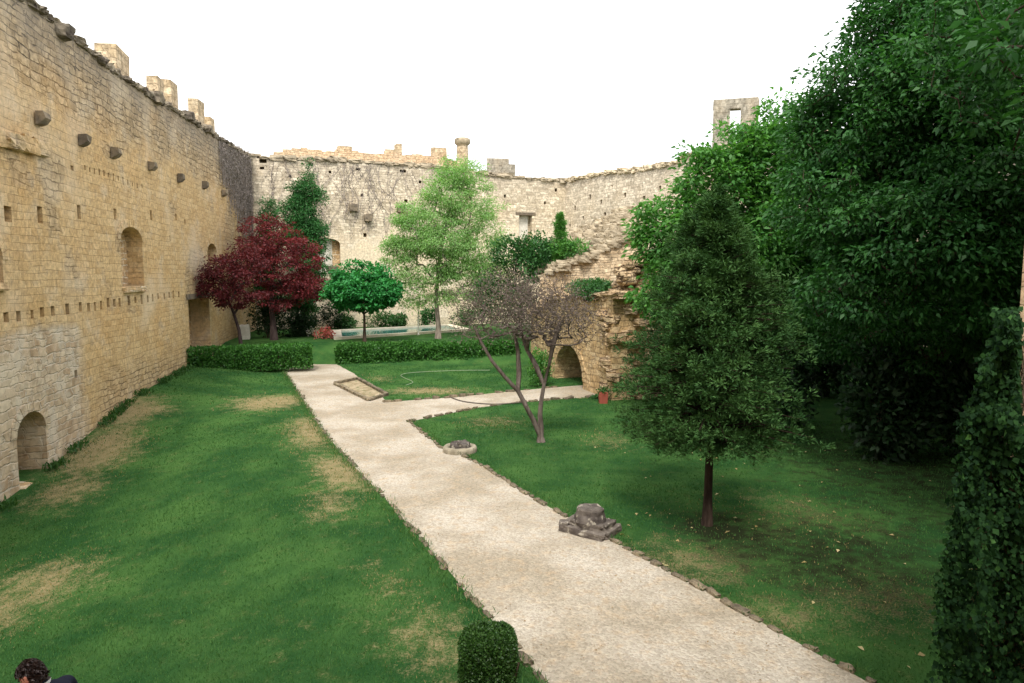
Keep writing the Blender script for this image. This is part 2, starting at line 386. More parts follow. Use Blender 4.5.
def fbm(X, Y, f, seed=0.0):
    out = np.empty(X.size)
    for i, (x, y) in enumerate(zip(X.ravel(), Y.ravel())):
        out[i] = mnoise.fractal(Vector((x*f, y*f, seed)), .8, 2.1, 4)
    return out.reshape(X.shape)
DRY = []   # (cx, cy, rx, ry, angle, strength)
def dry(px, py, rx, ry, ang=0, s=1.0):
    g = G(px, py); DRY.append((g[0], g[1], rx, ry, ang, s))
dry(128, 412, 1.3, 2.0, .3); dry(103, 435, 1.2, 2.6, .3, .95); dry(70, 462, .9, 1.6, .3, .8); dry(14, 548, 1.2, 1.5, .2, .8); dry(-30, 560, 1.6, 1.7, 0, .8)
dry(275, 402, 1.5, 1.8, 0, 1.0); dry(312, 432, .8, 2.6, .35, .95); dry(340, 470, .6, 2.2, .5, 1.0); dry(330, 500, .7, 1.4, .4, .55); dry(435, 640, .6, 1.3, .4, .6); dry(400, 590, .45, 1.3, .6, .42); dry(215, 372, 2.5, .6, 0, .35)
dry(490, 422, 1.4, 1.2, 0, .5); dry(605, 440, .8, 1.3, 0, .55); dry(430, 391, 1.9, 1.0, .1, .85); dry(700, 560, 1.4, 1.3, 0, .55); dry(380, 378, .7, 1.4, .5, .5)
dry(780, 520, 2.0, 1.6, 0, .45); dry(860, 600, 1.6, 1.2, 0, .5); dry(580, 396, 1.0, .6, 0, .5); dry(770, 615, 1.0, .8, 0, .6)
def dry_at(X, Y):
    d = np.zeros_like(X)
    for cx, cy, rx, ry, a, s in DRY:
        ca, sa = math.cos(a), math.sin(a)
        u = ((X-cx)*ca + (Y-cy)*sa)/rx; v = (-(X-cx)*sa + (Y-cy)*ca)/ry
        d = np.maximum(d, s*np.exp(-(u*u+v*v)*.85))
    return d
def soil_shade_at(X, Y):  # thin soil under the trees, strengthened to paint in canopy shade
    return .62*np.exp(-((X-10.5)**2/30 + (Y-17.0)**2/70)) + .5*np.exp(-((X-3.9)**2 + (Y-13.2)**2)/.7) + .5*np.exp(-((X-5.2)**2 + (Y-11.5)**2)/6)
xs = np.unique(np.concatenate([[-1500,-600,-250,-120,-70,-45,-32], np.arange(-26, 26, .28), [32,45,70,120,250,600,1500]]))
ys = np.unique(np.concatenate([[-1500,-500,-150,-60,-25,-8], np.arange(-2, 62, .28), [66,75,95,150,300,700,1500]]))
GX, GY = np.meshgrid(xs, ys)
near = (np.abs(GX) < 27) & (GY > -3) & (GY < 63)
GZ = ground_z(np.clip(GX, -30, 30), GY)
NZ = np.zeros_like(GX)
NZ[near] = fbm(GX[near], GY[near], .55, 3.0)
d0 = dry_at(GX, GY) + .22*NZ
ny, nx = GX.shape
idx = np.arange(ny*nx).reshape(ny, nx)
F = np.stack([idx[:-1,:-1], idx[:-1,1:], idx[1:,1:], idx[1:,:-1]], -1).reshape(-1, 4)
me = mesh_np('ground', np.stack([GX, GY, GZ], -1).reshape(-1, 3), F, True, None, {'dry': d0.ravel(), 'soil': soil_shade_at(GX, GY).ravel()})
tag(obj('ground', me, M['ground']), 'mown green courtyard lawn with straw coloured dry patches', 'ground', None, 'structure')

# gravel path: main walk and branch to the arched doorway, ragged edges
def densify(P, step=.25, amp=.05, seed=1.):
    out = []
    for a, b in zip(P[:-1], P[1:]):
        n = max(1, int(np.linalg.norm(b-a)/step)); 
        for i in range(n): out.append(a + (b-a)*i/n)
    out.append(P[-1]); out = np.array(out)
    for i, p in enumerate(out):
        out[i, 0] += amp*mnoise.noise(Vector((p[0]*1.7, p[1]*1.7, seed))); out[i, 1] += amp*mnoise.noise(Vector((p[0]*1.7, p[1]*1.7, seed+9)))
    return out
PR = np.array([G(*q)[:2] for q in [(336,364),(353,373),(388,402),(451,397.5),(525,390),(560,387)]])
PJ = np.array([G(*q)[:2] for q in [(590,397),(525,402),(476,408),(409,422),(441,448),(476,462),(525,493),(564,515),(610,540),(700,588),(870,683)]])
PJ = np.vstack([PJ, [5.0, 6.8], [6.3, 4.8]])
DOOR_END = np.array([[4.6, 31.4], [5.4, 29.3]])
poly = np.vstack([densify(PATH_L[::-1], seed=2.), densify(np.vstack([PR, DOOR_END, PJ]), seed=5.)])
bm = bmesh.new()
vs = [bm.verts.new((p[0], p[1], .004)) for p in poly]
f = bm.faces.new(vs); bmesh.ops.triangulate(bm, faces=[f], ngon_method='EAR_CLIP'); 
bmesh.ops.recalc_face_normals(bm, faces=bm.faces)
if sum(f.normal.z for f in bm.faces) < 0: bmesh.ops.reverse_faces(bm, faces=bm.faces)
me = bpy.data.meshes.new('path'); bm.to_mesh(me); bm.free()
tag(obj('path', me, M['gravel']), 'pale gravel walk with a side branch to the arched doorway', 'path', None, 'structure')

def in_poly(X, Y, P):
    inside = np.zeros(X.shape, bool); j = len(P)-1
    for i in range(len(P)):
        xi, yi, xj, yj = P[i][0], P[i][1], P[j][0], P[j][1]
        if yi != yj:
            c = ((yi > Y) != (yj > Y)) & (X < (xj-xi)*(Y-yi)/(yj-yi)+xi); inside ^= c
        j = i
    return inside

# ------------------------------------------------------------------ foliage
def leaves(P, Dr, N, Ln, Wd, name, fold=.18, tone=None, droop=.15):
    """P base points, Dr leaf axes, N normals; each leaf one folded quad"""
    P = np.asarray(P); n = len(P)
    Dr = Dr/np.linalg.norm(Dr, axis=1)[:, None]
    S = np.cross(Dr, N); S /= (np.linalg.norm(S, axis=1)[:, None]+1e-9); N = np.cross(S, Dr)
    Ln = np.broadcast_to(Ln, (n,))[:, None]; Wd = np.broadcast_to(Wd, (n,))[:, None]
    m = P + Dr*Ln*.45
    V = np.stack([P, m + S*Wd*.5 + N*Wd*fold, P + Dr*Ln - N*Ln*droop, m - S*Wd*.5 + N*Wd*fold], 1).reshape(-1, 3)
    Fq = np.arange(n*4).reshape(n, 4)
    if tone is None: tone = RNG.random(n)
    return mesh_np(name, V, Fq, False, {'tone': tone})
def rand_unit(n):
    v = RNG.normal(size=(n, 3)); return v/np.linalg.norm(v, axis=1)[:, None]
def leaf_cloud(C, Rc, per, size, name, flat=.6, updir=.6, aspect=.5, out_from=None, outw=.5, tone_n=1.0, droop=.15, szvar=.35, down=.25):
    """leaf clusters: C cluster centres, Rc radii, per leaves each"""
    C = np.asarray(C); n = len(C)*per
    CC = np.repeat(C, per, 0); RR = np.repeat(np.broadcast_to(Rc, (len(C),)), per)[:, None]
    off = rand_unit(n)*RNG.random((n, 1))**.45; off[:, 2] *= flat
    P = CC + off*RR
    Dr = rand_unit(n)*.6 + off*1.1; Dr[:, 2] -= down
    if out_from is not None:
        o = P - np.asarray(out_from); o /= np.linalg.norm(o, axis=1)[:, None]+1e-9; Dr += outw*o
    N = rand_unit(n)*.75; N[:, 2] += updir
    sz = size*(1+szvar*RNG.uniform(-1, 1, n))
    ct = np.repeat(RNG.random(len(C)), per)
    tone = np.clip(.55*ct + .45*RNG.random(n), 0, 1)
    return leaves(P, Dr, N, sz, sz*aspect, name, .15, tone, droop)
def tubes_np(segs, name, n=5):
    """segs: (a, b, ra, rb)"""
    A = np.array([s[0] for s in segs]); B = np.array([s[1] for s in segs]); ra = np.array([s[2] for s in segs]); rb = np.array([s[3] for s in segs])
    d = B-A; d /= np.linalg.norm(d, axis=1)[:, None]+1e-9
    h = np.where(np.abs(d[:, 2:3]) > .9, [[1., 0, 0]], [[0, 0, 1.]])
    u = np.cross(d, h); u /= np.linalg.norm(u, axis=1)[:, None]; w = np.cross(d, u)
    ks = 2*np.pi*np.arange(n)/n
    ring = np.cos(ks)[None, :, None]*u[:, None] + np.sin(ks)[None, :, None]*w[:, None]
    V = np.concatenate([A[:, None]+ring*ra[:, None, None], B[:, None]+ring*rb[:, None, None]], 1).reshape(-1, 3)
    b = (np.arange(len(segs))*2*n)[:, None]; k = np.arange(n)[None]; k2 = (k+1) % n
    Fq = np.stack([b+k, b+k2, b+n+k2, b+n+k], -1).reshape(-1, 4)
    return mesh_np(name, V, Fq, True)
def in_blobs(P, blobs):
    best = np.full(len(P), 9.0)
    for c, r in blobs:
        q = (P-np.array(c))/np.array(r); best = np.minimum(best, (q*q).sum(1))
    return best
def sample_blobs(blobs, n, inner=.25):
    out = []
    vol = np.array([np.prod(r) for c, r in blobs]); vol = vol/vol.sum()
    while len(out) < n:
        i = RNG.choice(len(blobs), p=vol); c, r = blobs[i]
        p = rand_unit(1)[0]*(inner + (1-inner)*RNG.random()**.4)
        out.append(np.array(c)+p*np.array(r))
    return np.array(out)
def skeleton(trunk, attr, k_up=.35, limbs=()):
    """grow limbs from trunk points to every attractor; returns nodes and parents"""
    nodes = [np.array(p, float) for p in trunk]; par = [-1]+list(range(len(trunk)-1))
    for at_, pts in limbs:
        pr_ = at_
        for p in pts: nodes.append(np.array(p, float)); par.append(pr_); pr_ = len(nodes)-1
    root = nodes[len(trunk)-1]
    mid = nodes[len(trunk)//2]
    order = np.argsort(np.linalg.norm(attr-mid, axis=1)); tips = []
    arr = np.array(nodes)
    cap = len(nodes)+len(attr)*4; A = np.empty((cap, 3)); A[:len(nodes)] = arr; cnt = len(nodes)
    lo = max(1, len(trunk)//3)
    for i in order:
        a = attr[i]; B = A[lo:cnt]
        dv = a-B; dist = np.linalg.norm(dv, axis=1)
        cost = dist + k_up*np.maximum(0, B[:, 2]-a[2])*1.6
        j = int(np.argmin(cost))+lo; p = A[j]; L_ = dist[j-lo]
        m = 1 if L_ < .5 else (2 if L_ < 1.4 else 3); prev = j
        for q in range(1, m+1):
            t = q/m; pt = p+(a-p)*t
            if q < m: pt = pt + RNG.normal(size=3)*L_*.07 + np.array([0, 0, .10*L_*math.sin(math.pi*t)])
            A[cnt] = pt; par.append(prev); prev = cnt; cnt += 1
        tips.append(prev)
    return A[:cnt], par, tips
def tree(name, label, cat, base, trunk, blobs, ncl, per, leaf, rc, leafmat, barkmat, r0, group=None, flat=.6, updir=.6, aspect=.5, inner=.25,
         tip_r=.006, pw=.45, drop=0.0, droop=.15, outw=.3, down=.25, extra=None, min_r=0.0, limbs=()):
    root = empty(name, base, label, cat, group)
    attr = sample_blobs(blobs, ncl, inner)
    if extra is not None: attr = np.vstack([attr, extra])
    A, par, tips = skeleton(trunk, attr, limbs=limbs); nl_ = sum(len(l[1]) for l in limbs)
    cnt = np.zeros(len(A)); cnt[tips] = 1
    for i in range(len(A)-1, 0, -1): cnt[par[i]] += cnt[i]
    cnt = np.maximum(cnt, .5)
    rad = np.maximum(tip_r*cnt**pw, min_r); sc_ = r0/rad[0]
    nt = len(trunk)
    rad = np.where(cnt > 4, rad*(1+(sc_-1)*np.clip((cnt-4)/(cnt[0]-4), 0, 1)**.5), rad)
    rad[:nt] = r0*np.linspace(1, .42, nt); rad[0] = r0*1.3
    rad[nt:] = np.minimum(rad[nt:], r0*.55)
    q_ = nt
    for at_, pts in limbs:
        for k_ in range(len(pts)): rad[q_] = r0*(.78-.5*k_/len(pts)); q_ += 1
    segs_t = [(A[par[i]], A[i], rad[par[i]], rad[i]) for i in range(1, nt)]
    b = np.array(base)
    segs_t = [(s[0]-b, s[1]-b, s[2], s[3]) for s in segs_t]
    mb = MB(); mb.tube([A[i]-b for i in range(nt)], [rad[i] for i in range(nt)], 12)
    segs = [(A[par[i]]-b, A[i]-b, min(rad[par[i]], rad[i]*1.5), rad[i]) for i in range(nt, len(A))]
    bme = tubes_np(segs, 'b'); V_ = np.empty(len(bme.vertices)*3); bme.vertices.foreach_get('co', V_)
    F_ = np.empty(len(bme.loops), dtype=int); bme.loops.foreach_get('vertex_index', F_)
    mb.add(V_.reshape(-1, 3), F_.reshape(-1, 4)); bpy.data.meshes.remove(bme)
    obj('trunk', mb.mesh('trunk', True), barkmat, root)
    keep = attr if drop == 0 else attr[RNG.random(len(attr)) > drop]
    cen = np.array(trunk[-1])-b
    me = leaf_cloud(keep-b, rc*RNG.uniform(.7, 1.3, len(keep)), per, leaf, 'crown', flat, updir, aspect, cen, outw, 1, droop, .35, down)
    obj('crown', me, leafmat, root)
    return root
def blob(px, py, Y, rx, rz, ry=None):
    """crown lobe: centre given by its place in view and distance, half sizes in pixels there"""
    k = Y/FPX; return (D(px, py, Y), (rx*k, (ry if ry else rx*.85)*k, rz*k))
def bush(name, label, cat, c, r, nl, leaf, mat, group=None, lumps=9, aspect=.55, stems=True, parent=None):
    """low rounded shrub: leaves near the surface of lumpy domes plus stems"""
    root = empty(name, (c[0], c[1], c[2]), label, cat, group)
    cs = []
    for i in range(lumps):
        a = RNG.uniform(0, 2*math.pi); q = RNG.random()**.5*.62
        cs.append(((q*math.cos(a)*r[0], q*math.sin(a)*r[1], r[2]*RNG.uniform(.30, .68)), (r[0]*.42*RNG.uniform(.75, 1.2), r[1]*.42*RNG.uniform(.75, 1.2), r[2]*.42*RNG.uniform(.8, 1.2))))
    P = []
    for i in range(nl):
        cc, rr = cs[RNG.integers(lumps)]; u = rand_unit(1)[0]*RNG.uniform(.55, 1.05); P.append(np.array(cc)+u*np.array(rr))
    P = np.array(P); P[:, 2] = np.abs(P[:, 2])*.97+.02
    Dr = rand_unit(nl)*.6; o = P-np.array([0, 0, r[2]*.35]); o /= np.linalg.norm(o, axis=1)[:, None]; Dr += o*.7
    N = rand_unit(nl)*.6+o*.5; N[:, 2] += .4
    sz = leaf*RNG.uniform(.65, 1.35, nl)
    obj('foliage', leaves(P, Dr, N, sz, sz*aspect, 'foliage'), mat, root)
    segs = []
    for cc, rr in cs:
        m_ = np.array(cc)*np.array([.5, .5, .6]); segs += [((0, 0, -.05), tuple(m_), .02, .014), (tuple(m_), cc, .014, .006)]
    obj('stems', tubes_np(segs, 'stems'), M['bark'], root)
    return root

#@@WALLS
# ------------------------------------------------------------------ masonry walls
def boolean_cut(me, cutter_me):
    a = bpy.data.objects.new('tmp_a', me); b = bpy.data.objects.new('tmp_b', cutter_me)
    COL.objects.link(a); COL.objects.link(b)
    md = a.modifiers.new('cut', 'BOOLEAN'); md.operation = 'DIFFERENCE'; md.object = b; md.solver = 'EXACT'
    bpy.context.view_layer.update()
    ev = a.evaluated_get(bpy.context.evaluated_depsgraph_get())
    out = bpy.data.meshes.new_from_object(ev)
    bpy.data.objects.remove(a); bpy.data.objects.remove(b)
    return out
class Wall:
    def __init__(s, p0, p1):
        s.p0 = np.array(p0, float); d = np.array(p1, float)-s.p0; s.L = float(np.linalg.norm(d)); s.u = d/s.L
        s.rz = math.atan2(s.u[1], s.u[0]); s.n = np.array([s.u[1], -s.u[0]]); s.cut = MB()
    def pix(s, px, py, back=0.0):
        """pixel -> (along, height) on the face plane (or a plane `back` metres behind it)"""
        r = ray(px, py); q = s.p0 - s.n*back
        t = np.dot(q, s.n)/np.dot(r[:2], s.n); P = r*t+CAM
        return float(np.dot(P[:2]-q, s.u)), float(P[2])
    def world(s, a, y=0, z=0):
        p = s.p0+s.u*a-s.n*y; return (p[0], p[1], z)
    def make(s, name, label, cat, top, t, mat, zb=-2.0, jag=.16, step=(.35, .8), kind='thing'):
        """top: list of (along, z)"""
        prof = []; a = 0.0; ta = [q[0] for q in top]; tz = [q[1] for q in top]
        while a < s.L:
            w = random.uniform(*step); b = min(a+w, s.L)
            z = np.interp((a+b)/2, ta, tz)+random.uniform(-jag, jag)
            prof += [(a+.004, z+random.uniform(-.03, .03)), (b-.004, z+random.uniform(-.03, .03))]; a = b
        prof[0] = (0, prof[0][1]); prof[-1] = (s.L, prof[-1][1])
        V = []; n = len(prof)
        for y in (0, t):
            for q in prof: V.append((q[0], y, q[1]))
            for q in prof: V.append((q[0], y, zb))
        Fc = []
        for i in range(n-1):
            Fc.append((i, n+i, n+i+1, i+1)); o = 2*n
            Fc.append((o+i, o+i+1, o+n+i+1, o+n+i)); Fc.append((i, i+1, o+i+1, o+i)); Fc.append((n+i, o+n+i, o+n+i+1, n+i+1))
        Fc.append((0, 2*n, 3*n, n)); Fc.append((n-1, 2*n-1, 4*n-1, 3*n-1))
        me = bpy.data.meshes.new(name); me.from_pydata(V, [], Fc); fix_normals(me)
        if s.cut.v:
            cm = s.cut.mesh('cut'); fix_normals(cm); me = boolean_cut(me, cm); me.name = name
        o = obj(name, me, mat); o.location = (s.p0[0], s.p0[1], 0); o.rotation_euler.z = s.rz
        s.o = o; s.top = (ta, tz); s.t = t
        return tag(o, label, cat, None, kind)
    def opening(s, a0, a1, z0, z1, depth, arch=0.0, n=10):
        pts = [(a0, z0), (a1, z0)]
        if arch > 0:
            zs = z1-arch; c = (a0+a1)/2; w = (a1-a0)/2
            pts += [(c+w*math.cos(math.pi*i/n), zs+arch*math.sin(math.pi*i/n)) for i in range(n+1)]
        else: pts += [(a1, z1), (a0, z1)]
        m = len(pts); V = [(p[0], -.5, p[1]) for p in pts]+[(p[0], depth, p[1]) for p in pts]
        Fc = [tuple(range(m)), tuple(range(2*m-1, m-1, -1))]+[(i, m+i, m+(i+1) % m, (i+1) % m) for i in range(m)]
        s.cut.add(V, Fc)
    def part(s, name, mb, mat, smooth=False, label=None):
        me = mb.mesh(name, smooth); fix_normals(me)
        o = obj(name, me, mat, s.o)
        if label: o['label'] = label
        return o
    def hole(s, px, py, w, h, depth=1.0):
        a, z = s.pix(px, py); s.opening(a-w/2, a+w/2, z-h/2, z+h/2, depth)
    def rough_top(s, name, mat, size=(.35, .7), h=(.18, .5), over=.12, a0=0, a1=None, y1=None):
        mb = MB(); a = a0; a1 = a1 or s.L; y1 = y1 if y1 else s.t
        while a < a1:
            w = random.uniform(*size); z = np.interp(a+w/2, *s.top)
            hh = random.uniform(*h); y = -over*random.uniform(.2, 1.4)
            add_rock(mb, (a+w/2, (y+y1*.55)/2, z+hh*.1), (w*1.04, y1*.55-y, hh), random.uniform(-.08, .08), round_=.25, jit=.11)
            if random.random() < .6:
                add_rock(mb, (a+w/2, y1*.75, z+hh*.3), (w, y1*.5, hh*1.2), random.uniform(-.2, .2), round_=.3, jit=.12)
            a += w*random.uniform(.85, 1.1)
        return s.part(name, mb, mat)

# ---- left wall
WL = Wall((WALL_A+WALL_B*6, 6), (WALL_A+WALL_B*50, 50))
def WLbox(px0, py0, px1, py1):
    a0, _ = WL.pix(px0, (py0+py1)/2); a1, _ = WL.pix(px1, (py0+py1)/2); am = (px0+px1)/2
    return a0, a1, WL.pix(am, py1)[1], WL.pix(am, py0)[1]
for px, py, w, h in [(8,214,.36,.42),(40,215,.3,.48),(79,212,.26,.45),(115,214,.24,.4),(151,215,.24,.4),(176,217,.22,.3),(185,222,.2,.26),(72,168,.2,.16),(76,374,.2,.26),(170,238,.12,.25)]:
    WL.hole(px, py, w, h)
for i in range(13):
    WL.hole(85+i*4.75, 168+i*1.55+random.uniform(-1, 1), .11, random.uniform(.14, .3), .6)
for x in [15,45,78,102,128,163,195,215,230,245,262,277,290,312,328,343,358,370,383,398,410,420,433]:
    px = x/2.422; py = 318-.139*(px-5); WL.hole(px, py+random.uniform(-1, 1), random.uniform(.16, .26), random.uniform(.24, .38), .7)
w1 = WLbox(121, 227, 143, 290); WL.opening(*w1, .75, .55)
w2 = WLbox(207.5, 243.5, 216.5, 268); WL.opening(*w2, .7, .45)
w3 = WLbox(-16, 240, 2.5, 288); WL.opening(*w3, .75, .5)
w4 = WLbox(17, 411, 47, 486); WL.opening(*w4, .95, .6)
w5 = WLbox(189, 296, 210, 350); WL.opening(*w5, 1.2)
topL = [(0, 13.0)]+[WL.pix(px, py+3) for px, py in [(30,0),(75,36),(110,66),(150,93),(185,114),(212,131),(232,144),(250,154)]]
topL = [(0, topL[1][1]-.1)]+topL[1:]+[(WL.L, 13.6)]
WL.make('castle_wall', 'tall tan stone castle wall with corbels and blocked windows along the left lawn', 'wall', topL, 2.2, M['left'], jag=.12)
WL.rough_top('coping', M['lichen'], (.25, .55), (.12, .36), .12)
mb = MB()
for (px, py, sz) in [(60,32,.6),(155,98,.65),(187,116,.6),(206,129,.6)]:
    a, z = WL.pix(px, py); mb = MB(); add_rock(mb, (a, -.02, z), (sz, .6, sz*.7), 0, round_=.3, jit=.12)
    WL.part('projecting_stone', mb, M['lichen'])
for (px, py) in [(37,118),(80,140),(112,153),(149,166),(178,178),(203,185),(222,193)]:
    a, z = WL.pix(px, py); mb = MB()
    prof = [(-.02, .17), (-.27, .16), (-.28, -.03), (-.17, -.16), (-.02, -.2)]
    V = [(a-.19, y, z+q) for y, q in prof]+[(a+.19, y, z+q) for y, q in prof]
    V = [(p[0]+random.uniform(-.025, .025), p[1]+random.uniform(-.03, .03), p[2]+random.uniform(-.03, .03)) for p in V]
    m = len(prof); mb.add(V, [tuple(range(m)), tuple(range(2*m-1, m-1, -1))]+[(i, m+i, m+(i+1) % m, (i+1) % m) for i in range(m)])
    WL.part('corbel', mb, M['corbel'])
# broken string course at the near end
a0, z0 = WL.pix(-10, 136); a1, z1 = WL.pix(41, 148); mb = MB(); a = a0-3
while a < a1:
    w = random.uniform(.5, .9); z = np.interp(a, [a0, a1], [z0, z1]); add_rock(mb, (a+w/2, 0, z), (w, .5*random.uniform(.5, 1), .42), 0, round_=.2, jit=.12); a += w
WL.part('broken_ledge', mb, M['left'])
for (a0, a1, z0, z1), arch, dep in ((w1, .55, .60), (w2, .45, .55), (w3, .5, .6), (w4, .6, .78)):
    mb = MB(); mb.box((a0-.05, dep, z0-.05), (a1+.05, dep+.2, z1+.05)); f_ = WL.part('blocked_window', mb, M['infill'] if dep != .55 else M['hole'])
    mb = MB(); add_rock(mb, ((a0+a1)/2, .18, z0+.03), ((a1-a0)*.98, .62, .22), 0, round_=.12, jit=.05)
    WL.part('sill', mb, M['infill']).parent = f_
    # voussoirs of the arch, slightly proud
    mb = MB(); c = (a0+a1)/2; w = (a1-a0)/2; zs = z1-arch; K = 9
    for k in range(K):
        t0, t1 = math.pi*k/K+.012, math.pi*(k+1)/K-.012; V = []
        for y in (-.025, .12):
            for t_ in (t0, t1):
                for g_ in (.0, .30): V.append((c+(w+g_)*math.cos(t_), y, zs+(arch+g_)*math.sin(t_)))
        mb.add(V, [(0,1,3,2),(4,6,7,5),(0,4,5,1),(2,3,7,6),(0,2,6,4),(1,5,7,3)])
    WL.part('arch_stones', mb, M['left']).parent = f_
mb = MB(); mb.box((w5[0]-.25, -.03, w5[3]-.12), (w5[1]+.25, .6, w5[3]+.16), .02); WL.part('lintel', mb, M['corbel'])
mb = MB(); mb.box((w5[0]-.02, 1.0, w5[2]-1), (w5[1]+.02, 1.15, w5[3])); WL.part('doorway_infill', mb, M['infill'])
# merlons: (left edge, corner, right edge, top y, base y) in view
for i, (xl, xc, xr, yt, yb) in enumerate([(96,115,128,45,74),(148,157,163,76,95),(164,171,178,80,103),(189,198,204,98,120),(206,211,215,117,130)]):
    a0, zt = WL.pix(xc, yt, .5); a1, _ = WL.pix(xr, yt+4, .5); _, zb = WL.pix(xc, yb, .5)
    mb = MB(); wz = max(.5, (xc-xl)*(a0+6)/FPX); mb.box((a0, .5, zb-1.0), (a0+min(max(a1-a0, .5), 1.7), .5+wz, zt), .05)
    WL.part('merlon', mb, M['merlon'])

# ---- back wall
WB = Wall((-18.76, 50), (4.5, 58.5))
def px_open(W, px0, py0, px1, py1, depth, arch=0):
    a0, _ = W.pix(px0, (py0+py1)/2); a1, _ = W.pix(px1, (py0+py1)/2); _, z0 = W.pix((px0+px1)/2, py1); _, z1 = W.pix((px0+px1)/2, py0)
    W.opening(a0, a1, z0, z1, depth, arch); return a0, a1, z0, z1
for px, py, w, h in [(263,161,.5,.28),(262,168,.3,.2),(311,164.5,.36,.24),(358,169,.3,.2),(362,195,.22,.24),(365,235,.24,.3),(403,171,.5,.22),(406,201,.28,.26),(441,200,.25,.25),(505,196,.2,.25),(545,203,.2,.25),(556,190,.24,.3),(536,262,.3,.3),(420,182,.22,.2),(330,172,.2,.2),(290,176,.2,.2)]:
    WB.hole(px, py, w, h)
b1 = px_open(WB, 313, 238, 340.5, 278, .7, .45)
b2 = px_open(WB, 519, 215, 532, 238.5, .6)
b3 = px_open(WB, 327, 265, 337.5, 272, .9) if False else None
topB = [(0, 13.7)]+[WB.pix(px, py+2) for px, py in [(262,156),(300,157),(350,159),(400,163),(440,165),(500,174),(530,177),(563,179)]]
topB[-1] = (WB.L, topB[-1][1])
WB.make('castle_wall', 'pale weathered stone castle wall behind the pool at the far end', 'wall', topB, 2.0, M['back'], jag=.1)
WB.rough_top('coping', M['capstone'], (.4, .9), (.15, .5), .15)
mb = MB(); a0, a1, z0, z1 = b1; mb.box((a0-.05, .5, z0-.05), (a0+(a1-a0)*.72, .62, z1)); WB.part('window_infill', mb, M['white'])
mb = MB(); mb.box((a0+(a1-a0)*.72, .56, z0-.05), (a1+.05, .68, z1)); WB.part('window_infill', mb, M['infill'])
mb = MB(); mb.box((a0-.35, -.16, z0-.28), (a1+.4, .4, z0-.02), .03); WB.part('sill', mb, M['capstone'])
mb = MB(); q0, q1 = WB.pix(327, 272), WB.pix(338, 266); mb.box((q0[0], -.05, q0[1]), (q1[0], .2, q1[1]), .02); WB.part('dark_opening_patch', mb, M['corbel'])  # dark block stands in for the shadowed depth of a small opening
mb = MB(); a0, a1, z0, z1 = b2; mb.box((a0-.05, .4, z0-.05), (a0+(a1-a0)*.8, .52, z1+.05)); WB.part('window_infill', mb, M['white'])
mb = MB(); mb.box((a0-.3, -.04, z1-.02), (a1+.3, .3, z1+.22), .02); WB.part('lintel', mb, M['corbel'])
for (px, py) in [(353,208),(368,218),(401,209)]:
    a, z = WB.pix(px, py); mb = MB(); add_rock(mb, (a, -.15, z), (.6, .5, .55), 0, round_=.2, jit=.08); WB.part('corbel', mb, M['corbel'])

# ---- right-hand far wall with a lone window pier
WR = Wall((4.5, 58.5), (19.2, 32.4))
for px, py, w, h in [(590,197,.3,.4),(601,202,.25,.35),(625,195,.3,.35),(644,198,.3,.3),(575,208,.25,.4),(583,218,.25,.3),(605,214,.3,.25),(660,188,.25,.3),(612,186,.2,.2),(570,226,.2,.3),(636,210,.2,.2)]:
    WR.hole(px, py, w, h, .5)
topR = [WR.pix(px, py+2) for px, py in [(566,179),(600,172),(640,168),(676,161),(690,152),(708,148),(760,146)]]
topR = [(0, topR[0][1])]+topR[1:]+[(WR.L, 12.3)]
WR.make('castle_wall', 'bright pale rubble castle wall sloping up to the lone window frame', 'wall', topR, 2.0, M['right'], jag=.13)
WR.rough_top('coping', M['capstone'], (.4, .9), (.15, .5), .15)
# lone window frame standing on the wall top (two jambs and a lintel), set square across the wall walk
yf = 43.0; k = yf/FPX; pc = D(734.5, 150, yf); zt = D(734, 98, yf)[2]; zl = D(734, 108, yf)[2]; zb = pc[2]; hw = 21.5*k
pier = empty('window_frame', (pc[0], pc[1], zb), 'lone stone window frame standing on top of the far wall against the sky', 'stone window', None, -.32)
def frame_part(n, lo, hi, j=.05):
    mb = MB(); mb.box(lo, hi, j); return obj(n, fix_normals(mb.mesh(n)), M['tower'], pier)
frame_part('jamb', (-hw, 0, -1.8), (-5.5*k, .75, zl-zb+.05)); frame_part('jamb', (4.5*k, 0, -1.8), (hw, .75, zl-zb+.1)); frame_part('lintel', (-hw+.03, .02, zl-zb-.02), (hw-.02, .73, zt-zb))

# ---- shaded wall behind the walnut
WE = Wall((19.2, 32.4), (16.2, 3.0))
WE.make('castle_wall', 'shaded stone wall closing the courtyard behind the walnut trees', 'wall', [(0, 12.2), (8, 11.0), (20, 9.5), (WE.L, 9)], 1.5, M['right'], jag=.2)

# ---- outer wall, turret and blocks beyond the back wall
WO = Wall((-20, 58.5), (-4.2, 64.0))
topO = [WO.pix(px, py) for px, py in [(272,156),(290,147),(308,148),(318,151),(345,149),(375,153),(400,154),(440,156),(455,160)]]
topO = [(0, topO[0][1]-1)]+topO+[(WO.L, topO[-1][1]-.5)]
WO.make('outer_wall', 'orange tinted outer wall rising just above the far castle wall', 'wall', topO, 1.2, M['far'], jag=.12, zb=4)
for (x0, y0, x1, y1) in [(338,145.5,352,151),(385,149,398,156),(396,143,402,156),(433,147,447,158)]:
    a0, zt = WO.pix(x0, y0); a1, zb = WO.pix(x1, y1); mb = MB(); mb.box((a0, .1, zb-.6), (a1, 1.0, zt), .06); WO.part('merlon', mb, M['merlon'])
p = D(462.5, 160, 62); k = 62/FPX
tur = empty('turret', (p[0], p[1], p[2]-3), 'small round stone turret with a flared cap above the far wall', 'turret')
mb = MB(); mb.lathe([(5.6*k, 0), (5.6*k, 3+9*k), (5.3*k, 3+14*k)], 16); obj('turret_shaft', mb.mesh('turret_shaft', True), M['merlon'], tur)
